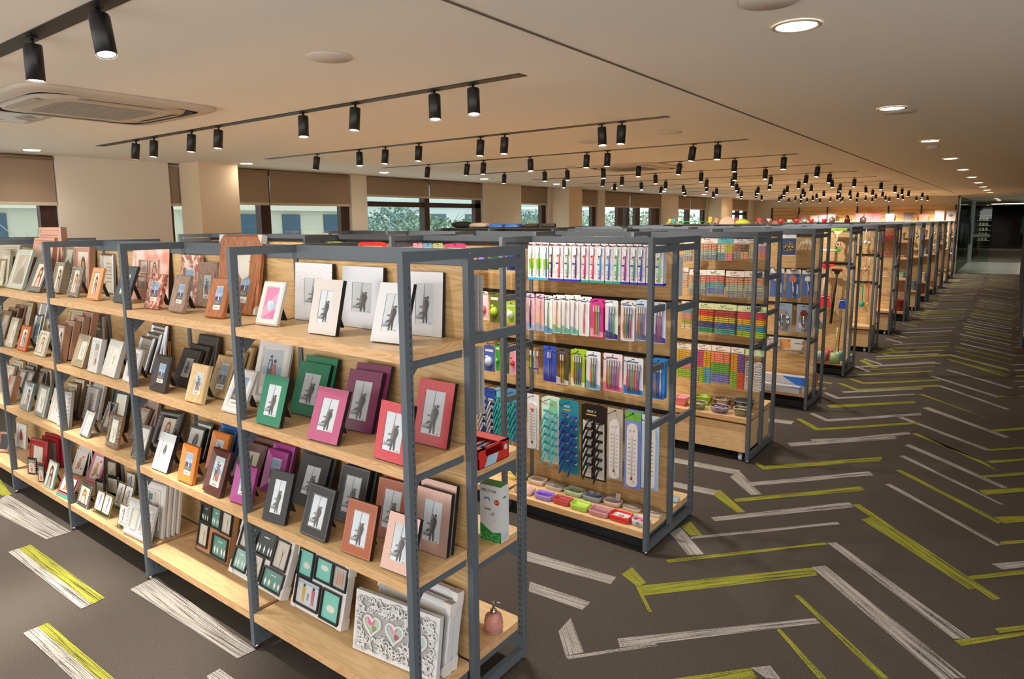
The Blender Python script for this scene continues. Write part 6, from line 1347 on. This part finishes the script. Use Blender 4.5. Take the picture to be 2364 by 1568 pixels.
for i,(x,c,cn) in enumerate(((-3.22,'8c7c6c','taupe lidded pot'),(-2.92,'6c241c','dark red canister'),(-2.62,'8c7464','bronze kettle'))):
    tb_('pot' ,'%s on the ninth row top'%cn,'pot',x,8,[('pot_body',lambda b,c=c,i=i:b.lathe([(.05,0),(.06,.03),(.06 if i!=1 else .04,.09),(.03,.11+.03*(i==1)),(.01,.13+.03*(i==1)),(.002,.135+.03*(i==1))],mat(c,.25,.4),(0,0,0),20)),('pot_handle',lambda b,c=c:b.tube([(.055,0,.08),(.085,0,.06),(.07,0,.03)],.005,mat('2c2420',.4),5))])

# ------------------------------------------------------------------ back wall display and pass-through to the next shop
WS=wood('slat_wood','e6c690','dcb880','cca468',0,.8,.5)
t=thing('wall_shelving','slatted wooden wall shelving along the back wall','wall shelving',(-4.6,YB-.06,0)); b=B()
for k in range(16): b.box(-2.95,2.95,-.02,.05,.30+k*.122,.30+k*.122+.114,WS)
b.build('slat_panel',t)
b=B(); b.box(-2.95,2.95,.0,.05,.02,.29,WS); b.build('base_panel',t)
for k in range(7):
    x=-2.95+k*.98; b=B(); b.box(x-.02,x+.02,-.06,-.02,.02,2.28,DARK); b.build('upright_post',t)
for z in (1.76,1.2,.7):
    b=B(); b.box(-2.95,2.95,-.36,-.06,z-.03,z,WS); b.build('shelf_board',t)
for i,(x,c,h_,cn) in enumerate(((-6.4,'c8a0a0',.26,'rose tray'),(-6.0,'b8a8a0',.22,'greige tray'),(-5.7,'d89098',.24,'pink tray'),(-5.4,'c8a8a8',.26,'pale pink tray'),(-4.5,'d87880',.27,'coral pink tray'),(-4.2,'d86870',.27,'deep pink tray'),(-3.95,'d87078',.27,'pink tray with handles'),(-3.55,'a0b8c8',.25,'pale blue tray'),(-3.0,'8c8084',.28,'grey metal tray'),(-2.55,'d87868',.22,'salmon tray'),(-2.1,'c4bcbc',.34,'white picture panel'),(-1.78,'c0b4b4',.34,'white panel with brown shell drawing'))):
    t=thing('serving_tray','%s standing on the back wall shelf'%cn,'tray',(x+.0,YB-.30,1.7605),0,'trays on the back wall shelf'); w_=.30; t.rotation_euler=(-.12,0,0)
    b=B(); b.box(-w_/2*.9,w_/2*.9,0,.012,0,h_,mat(c,.4)); b.build('tray_panel',t); b=B(); b.rings(w_*.9,h_,[(0,.004),(0,-.012),(.012,-.012),(.02,0)],mat(c,.35)); b.build('raised_rim',t)
    if i>9: b=B(); b.disc(.0,h_*.5,.06,-.001,mat('7c5c54',.5) if i==11 else mat('a8a4a4',.5),14,.05); b.build('printed_motif',t)
AL=mat('a8b4b4',.35,.6)
gd=glassmat('door_glass','d6e2de',.05,.02)
b=B(); b.box(-1.60,-1.585,YB+.2,34.0,.02,HC-.02,gd); gp=struct('window_20',b)
b=B(); b.box(-1.62,-1.565,YB+.0,YB+.22,0,HC,AL); struct('trim_20',b)
t=thing('glass_door','glass shop door with aluminium stile and long pull handle','glass door',(-1.58,34.05,0)); b=B(); b.box(-.03,.12,0,.06,0,HC-.02,AL); b.build('door_stile',t); b=B(); b.box(.12,.70,.02,.035,.02,HC-.1,gd); b.build('door_pane',t); b=B(); b.box(.12,.70,.01,.05,1.05,1.17,mat('8c9488',.6)); b.build('frosted_band',t)
b=B(); b.tube([(.02,-.07,.75),(.02,-.07,1.85)],.025,mat('1c2426',.3),8); b.tube([(.02,0,.8),(.02,-.07,.8)],.015,DARK,6); b.tube([(.02,0,1.8),(.02,-.07,1.8)],.015,DARK,6); b.build('pull_handle',t)
# tiled threshold
tb=B(); tb.box(-1.56,3.2,YB+.6,34.3,.0005,.004,mat('8c948c',.25)); struct('trim_21',tb)
# header over the passage
hb=B(); hb.box(-1.6,3.2,YB+.0,YB+.2,HC-.06,HC-.001,CEIL); struct('trim_22',hb)
# dark clothes racks left of the passage beyond the door
for i,yy in enumerate((36,38.2,40.4,42.6)):
    t=thing('clothes_rack','dark clothes rack beyond the glass door, %s in the row'%ORD[i],'clothes rack',(-2.3,yy,0)); b=B(); b.tube([(-.7,0,0),(-.7,0,1.6),(.7,0,1.6),(.7,0,0)],.02,DARK,6); b.build('rack_frame',t)
    for k in range(7): b=B(); b.lathe([(.05,.5),(.16,.6),(.2,1.4),(.06,1.56),(.002,1.58)],mat(('23262a','2c3432','1c2024','34383a')[k%4],.9),(-.55+k*.18,0,0),10,.35,1.4); b.build('garment',t)
# far display
t=thing('display_shelving','dark tiered display shelving at the far end of the passage','shelving',(-.4,50,0)); b=B(); b.box(-1.6,2.6,0,.4,0,.16,DARK); b.box(-1.6,2.6,.38,.42,0,2.35,mat('1c1815',.8)); b.build('shelf_carcass',t)
for z in (.45,.75,1.05,1.35,1.65,1.95):
    b=B(); b.box(-1.6,-.9,-.05,.38,z,z+.03,mat('d8c8a8',.5)); b.build('shelf_board',t); b=B(); b.box(1.2,2.6,-.05,.38,z,z+.03,mat('8c4c34',.5)); b.build('shelf_board',t)
rg=random.Random(9)
for i in range(26):
    x=rg.choice((-1.9,-1.7,-1.5,1.0,1.2,1.45)); z=rg.choice((.48,.78,1.08,1.38,1.68)); 
for i,(x,z,c,cn) in enumerate([(-1.85+.17*k,.48+.3*j,('d8c8b0','c8c8c0','b8b4ac')[(k+j)%3],('cream','pale grey','stone')[(k+j)%3]) for j in range(5) for k in range(3)]+[(.95+.2*k,.48+.3*j,('c85030','b83c2c','d87848')[(k+j)%3],('orange','red','amber')[(k+j)%3]) for j in range(5) for k in range(3)]):
    t=thing('folded_goods','%s goods bundle on the far display, %s tier, %s stack, %s side'%(cn,ORD[(i%15)//3],ORD[i%3],'left' if i<15 else 'right'),'goods',(x,49.97+.12,z+.0005)); b=B(); b.box(-.06,.06,-.1,.1,0,.12,mat(c,.6)); b.box(-.055,.055,-.09,.09,.12,.16,mat(c,.6)); b.build('bundle',t)
t=thing('hanging_garment','dark green garment hanging in the middle of the far display','garment',(.35,49.8,.6)); b=B(); b.lathe([(.22,0),(.2,.5),(.14,.9),(.2,1.2),(.05,1.35),(.002,1.36)],mat('1c3028',.9),(0,0,0),14,1.2,.4); b.build('garment_body',t)
LED=mat('fff2d8',.5,emis=5)
t=thing('strip_light','cream linear strip light across the far ceiling','strip light',(.1,44,HC-.03)); b=B(); b.box(-1.3,1.6,-.04,.04,0,.02,LED); b.build('diffuser',t)
t=thing('strip_light','cream linear strip light running along the far right ceiling','strip light',(.45,38,HC-.03)); b=B(); b.box(-.04,.04,-6,6,0,.02,LED); b.build('diffuser',t)
b=B(); b.box(-3.3,3.2,51,51.2,0,HC,mat('2a2420',.9)); struct('wall_far',b)
b=B(); b.box(-3.4,-3.2,YB+.2,51,0,HC,mat('8c8880',.9)); struct('wall_side',b)

# ------------------------------------------------------------------ ceiling fittings
LENS=mat('fff4e0',.5,emis=14); LRIM=mat('b8aca0',.4,.3)
def lamp(kind,name,loc,energy,col,parent=None,aim=None,size=None,blend=.5,rad=.03):
    l=bpy.data.lights.new(name,kind); l.energy=energy; l.color=col
    if kind=='SPOT': l.spot_size=size; l.spot_blend=blend; l.shadow_soft_size=rad
    elif kind=='AREA': l.shape='DISK'; l.size=rad
    else: l.shadow_soft_size=rad
    o=bpy.data.objects.new(name,l); COL.objects.link(o)
    if parent: o.parent=parent
    o.location=loc
    if aim is not None: o.rotation_euler=Vector(aim).to_track_quat('-Z','Y').to_euler()
    return o
trk=mat('15140f',.45)
track_y=[1.0651+S*i for i in range(15)]
HX={0:[-2.53,-3.12,-3.75,-4.35,-5.0,-5.7],1:[-2.36,-2.64,-3.30,-3.82,-4.85,-5.24,-5.85,-6.17],2:[-2.40,-2.57,-3.49,-3.75,-4.49,-4.94,-5.32,-5.99],3:[-2.31,-2.55,-3.48,-3.73,-4.47,-5.15,-5.40,-6.06]}  # first track: heads beyond the second are out of view, added for lighting
TILT={}
rt_=random.Random(21)
for i,ty in enumerate(track_y):
    t=thing('light_track','recessed black lighting track, %s from the camera'%ORD[i],'light track',(0,ty,HC)); b=B(); b.box(-6.90,-2.035,-.036,.036,-.004,.004,trk); b.build('track_channel',t)
    xs=HX.get(i) or sorted([-2.3-.55*k+rt_.uniform(-.14,.14) for k in range(8)],reverse=True)
    for j,x in enumerate(xs):
        tl=rt_.choice((0,0,0,.1,-.12)) if i else (0,.22)[j==0]; ax=rt_.uniform(-.2,.2)
        h=thing('track_spotlight','black cylinder spotlight, %s from the aisle end of the %s ceiling track'%(ORD[j],ORD[i]),'spotlight',(x,ty,HC-.006),0,'black spotlights on the ceiling tracks')
        h.rotation_euler=(R(8) if i%2 else R(12),tl,0) if 0 else (R(-6) if i else 0,(tl*.9 if i else (-.24 if j==0 else 0)),0)
        b=B(); b.tube([(0,0,0),(0,0,-.03)],.007,trk,6); b.box(-.03,.03,-.012,.012,-.004,0,trk); b.build('mounting_stem',h)
        b=B(); b.lathe([(.031,-.026),(.033,-.03),(.033,-.162),(.029,-.162),(.027,-.150)],mat('1a1a18',.4),(0,0,0),18,1,1,2,True,False); b.lathe([(.031,-.026),(.002,-.025)],mat('1a1a18',.4),(0,0,0),18,1,1,2,False,False); b.build('housing',h)
        b=B(); b.lathe([(.029,-.1575),(.002,-.1570)],LENS,(0,0,0),16,1,1,2,False,False); b.lathe([(.0325,-.1625),(.028,-.160)],mat('d8c8c0',.4,emis=1.2),(0,0,0),18,1,1,2,False,False); b.build('lens',h)
        if i<4 or j%2==0:
            lamp('SPOT','spot',(0,0,-.17),(27*(1 if i<4 else 2 if i<12 else 4)) if i else (27*.5 if j%2==0 else 170),(1,.92,.82),h,(0,(.38 if j%2==0 else -.05) if i else (.34 if j%2==0 else -.13),-1),R(120) if i else R(105 if j%2==0 else 54),.7,.03)
LG=mat('fff0dc',.5,emis=12)
DL=[(-.727,2.779+2.4166*k) for k in range(-2,15)]
for k,(x,y) in enumerate(DL+[(-2.4,30.5),(-2.4,35),(-1.5,48.9),(1.0,48.9)]):  # those appended after DL are added fill lamps to brighten the passage end
    if y>51: continue
    t=thing('recessed_downlight','round lit downlight over the aisle, %s from the camera'%ORD[k] if k<17 else 'added fill downlight past the back wall, %s'%('left near the glass','left beside the door','above the far display left','above the far display right')[k-17],'downlight',(x,y,HC),0,'downlights over the aisle'); b=B(); b.lathe([(.085,-.001),(.09,-.006),(.078,-.008),(.072,-.003)],LRIM,(0,0,0),24,1,1,2,True,False); b.build('rim',t); b=B(); b.lathe([(.074,-.004),(.002,-.0035)],LG,(0,0,0),24,1,1,2,False,False); b.build('diffuser',t)
    lamp('SPOT','spot',(0,0,-.02),6.5*(1 if y<27 else 7),(1,.93,.82),t,(0,0,-1),R(150),.8,.07)
for k,(x,y) in enumerate(((-7.75,2.55),(-7.6,4.75),(-7.5,6.9),(-7.4,9.1),(-7.35,11.3),(-7.3,13.6),(-7.3,16.2),(-7.3,19),(-7.3,22))):
    t=thing('recessed_downlight','round lit downlight beside the window wall, %s from the camera'%ORD[k],'downlight',(x,y,HC),0,'downlights by the windows'); b=B(); b.lathe([(.075,-.001),(.08,-.006),(.066,-.003)],LRIM,(0,0,0),20,1,1,2,True,False); b.build('rim',t); b=B(); b.lathe([(.068,-.004),(.002,-.0035)],LG,(0,0,0),20,1,1,2,False,False); b.build('diffuser',t)
    lamp('SPOT','spot',(0,0,-.02),6.5*1.2 if k!=1 else 6.5*.25,(1,.9,.76),t,(0,0,-1),R(140),.8,.07)
for k,(x,y,nm,lb) in enumerate(((-.72,2.41,'ceiling_speaker','round white ceiling speaker at the top edge'),(-2.49,1.99,'ceiling_speaker','round unlit ceiling fitting between the first tracks'),(-2.38,5.38,'ceiling_speaker','round unlit ceiling fitting past the second track'),(-.71,5.40,'ceiling_speaker','round fitting behind the second aisle downlight'),(-.75,8.15,'smoke_detector','smoke detector behind the third aisle downlight'),(-3.24,5.53,'ceiling_speaker','flat pale ceiling hatch above the third track'),(-4.86,7.82,'smoke_detector','small box detector beside the far air conditioner'))):
    t=thing(nm,lb,'ceiling fitting',(x,y,HC)); b=B(); b.lathe([(.10 if nm[0]=='c' else .055,-.001),(.095 if nm[0]=='c' else .055,-.008 if nm[0]=='c' else -.03),(.002,-.010 if nm[0]=='c' else -.032)],mat('d4c8ba',.6),(0,0,0),24,1,1,2,True,False); b.build('cover',t)
def cassette(x,y,lab,rz=0):
    t=thing('air_conditioner',lab,'air conditioner',(x,y,HC),rz); a=.545; body=mat('c8b8a6',.5)
    b=B(); b.lathe([(a,-.001),(a,-.012),(a*.97,-.022),(a*.84,-.028)],body,(0,0,0),40,1,1,9,True,False); b.build('fascia',t)
    b=B(); b.lathe([(a*.84,-.0282),(a*.80,-.012),(a*.76,-.012)],mat('26221e',.6),(0,0,0),40,1,1,5,True,False); b.build('air_slot',t)
    b=B(); b.lathe([(a*.78,-.012),(a*.76,-.030),(a*.62,-.034),(a*.02,-.034)],body,(0,0,0),40,1,1,5,True,False); b.build('inner_panel',t)
    for k in range(4):
        b=B(); q=k*math.pi/2; c_,s_=math.cos(q),math.sin(q)
        def rp(u,v,z): return (u*c_-v*s_,u*s_+v*c_,z)
        b.add([rp(-a*.45,-a*.74,-.036),rp(a*.45,-a*.74,-.036),rp(a*.42,-a*.66,-.040),rp(-a*.42,-a*.66,-.040)],[(0,3,2,1)],mat('b4a694',.5)); b.build('louvre',t)
    b=B(); gm=mat('93867a',.7); b.lathe([(a*.50,-.0345),(a*.02,-.0350)],mat('a89a8a',.7),(0,0,0),40,1,1,7,False,False)
    for k in range(22): b.box(-a*.47,a*.47,-a*.46+k*a*.0425,-a*.46+k*a*.0425+.004,-.038,-.0345,gm)
    b.build('intake_grille',t)
cassette(-4.62,1.88,'square ceiling air conditioner near the first track'); cassette(-4.25,8.45,'farther ceiling air conditioner above the fifth track')
t=thing('ceiling_hatch','pale marbled square panel beside the near air conditioner','panel',(-5.45,1.70,HC)); b=B(); b.box(-.26,.26,-.17,.17,-.010,-.001,mat('b8a894',.5)); b.build('hatch_frame',t); b=B(); b.box(-.22,.22,-.13,.13,-.012,-.010,speck('marble_panel','8c8a86','dcdcd8',6,.3,(.42,.5))); b.build('hatch_panel',t)

# ------------------------------------------------------------------ labels: make every one single out its thing
def fix_labels():
    for o in THINGS:
        if 'rail' in o.keys():
            n=len(o['label'].split()); rn=RAILN[int(o['rail'])]
            if n<=5: o['label']+=' on the %s rail of the %s'%(rn,ROWN[int(o['row'])])
            elif n<=8: o['label']+=' on the %s rail'%rn
    g={}
    for o in THINGS: g.setdefault(o['label'],[]).append(o)
    for l,os in g.items():
        if len(os)<2: continue
        os.sort(key=lambda o:(o.location.x*.8-0*o.location.y))
        if l.startswith('brown roller blind'):
            os.sort(key=lambda o:o['yw'])
            for k,o in enumerate(os): o['label']='brown roller blind half lowered over window, %s from the left'%ORD[k]
            continue
        for k,o in enumerate(os):
            if 'rail' in o.keys(): sfx=('leftmost' if k==0 else 'rightmost' if k==len(os)-1 else '%s from left'%ORD[k])
            else: sfx=('left one' if k==0 else 'right one') if len(os)==2 else ('leftmost' if k==0 else 'rightmost' if k==len(os)-1 else '%s from left'%ORD[k])
            o['label']=l+', '+sfx
    for o in THINGS:
        wds=o['label'].split()
        if len(wds)>16: o['label']=' '.join(wds[:16]); print('LONG',o['label'])
        if len(wds)<4: print('SHORT',o['label'])
        for k in ('rail','row','bk','yw'):
            if k in o.keys(): del o[k]
    s={}
    for o in THINGS: s.setdefault(o['label'],[]).append(o.name)
    print('DUP',{k:v for k,v in s.items() if len(v)>1})
fix_labels()
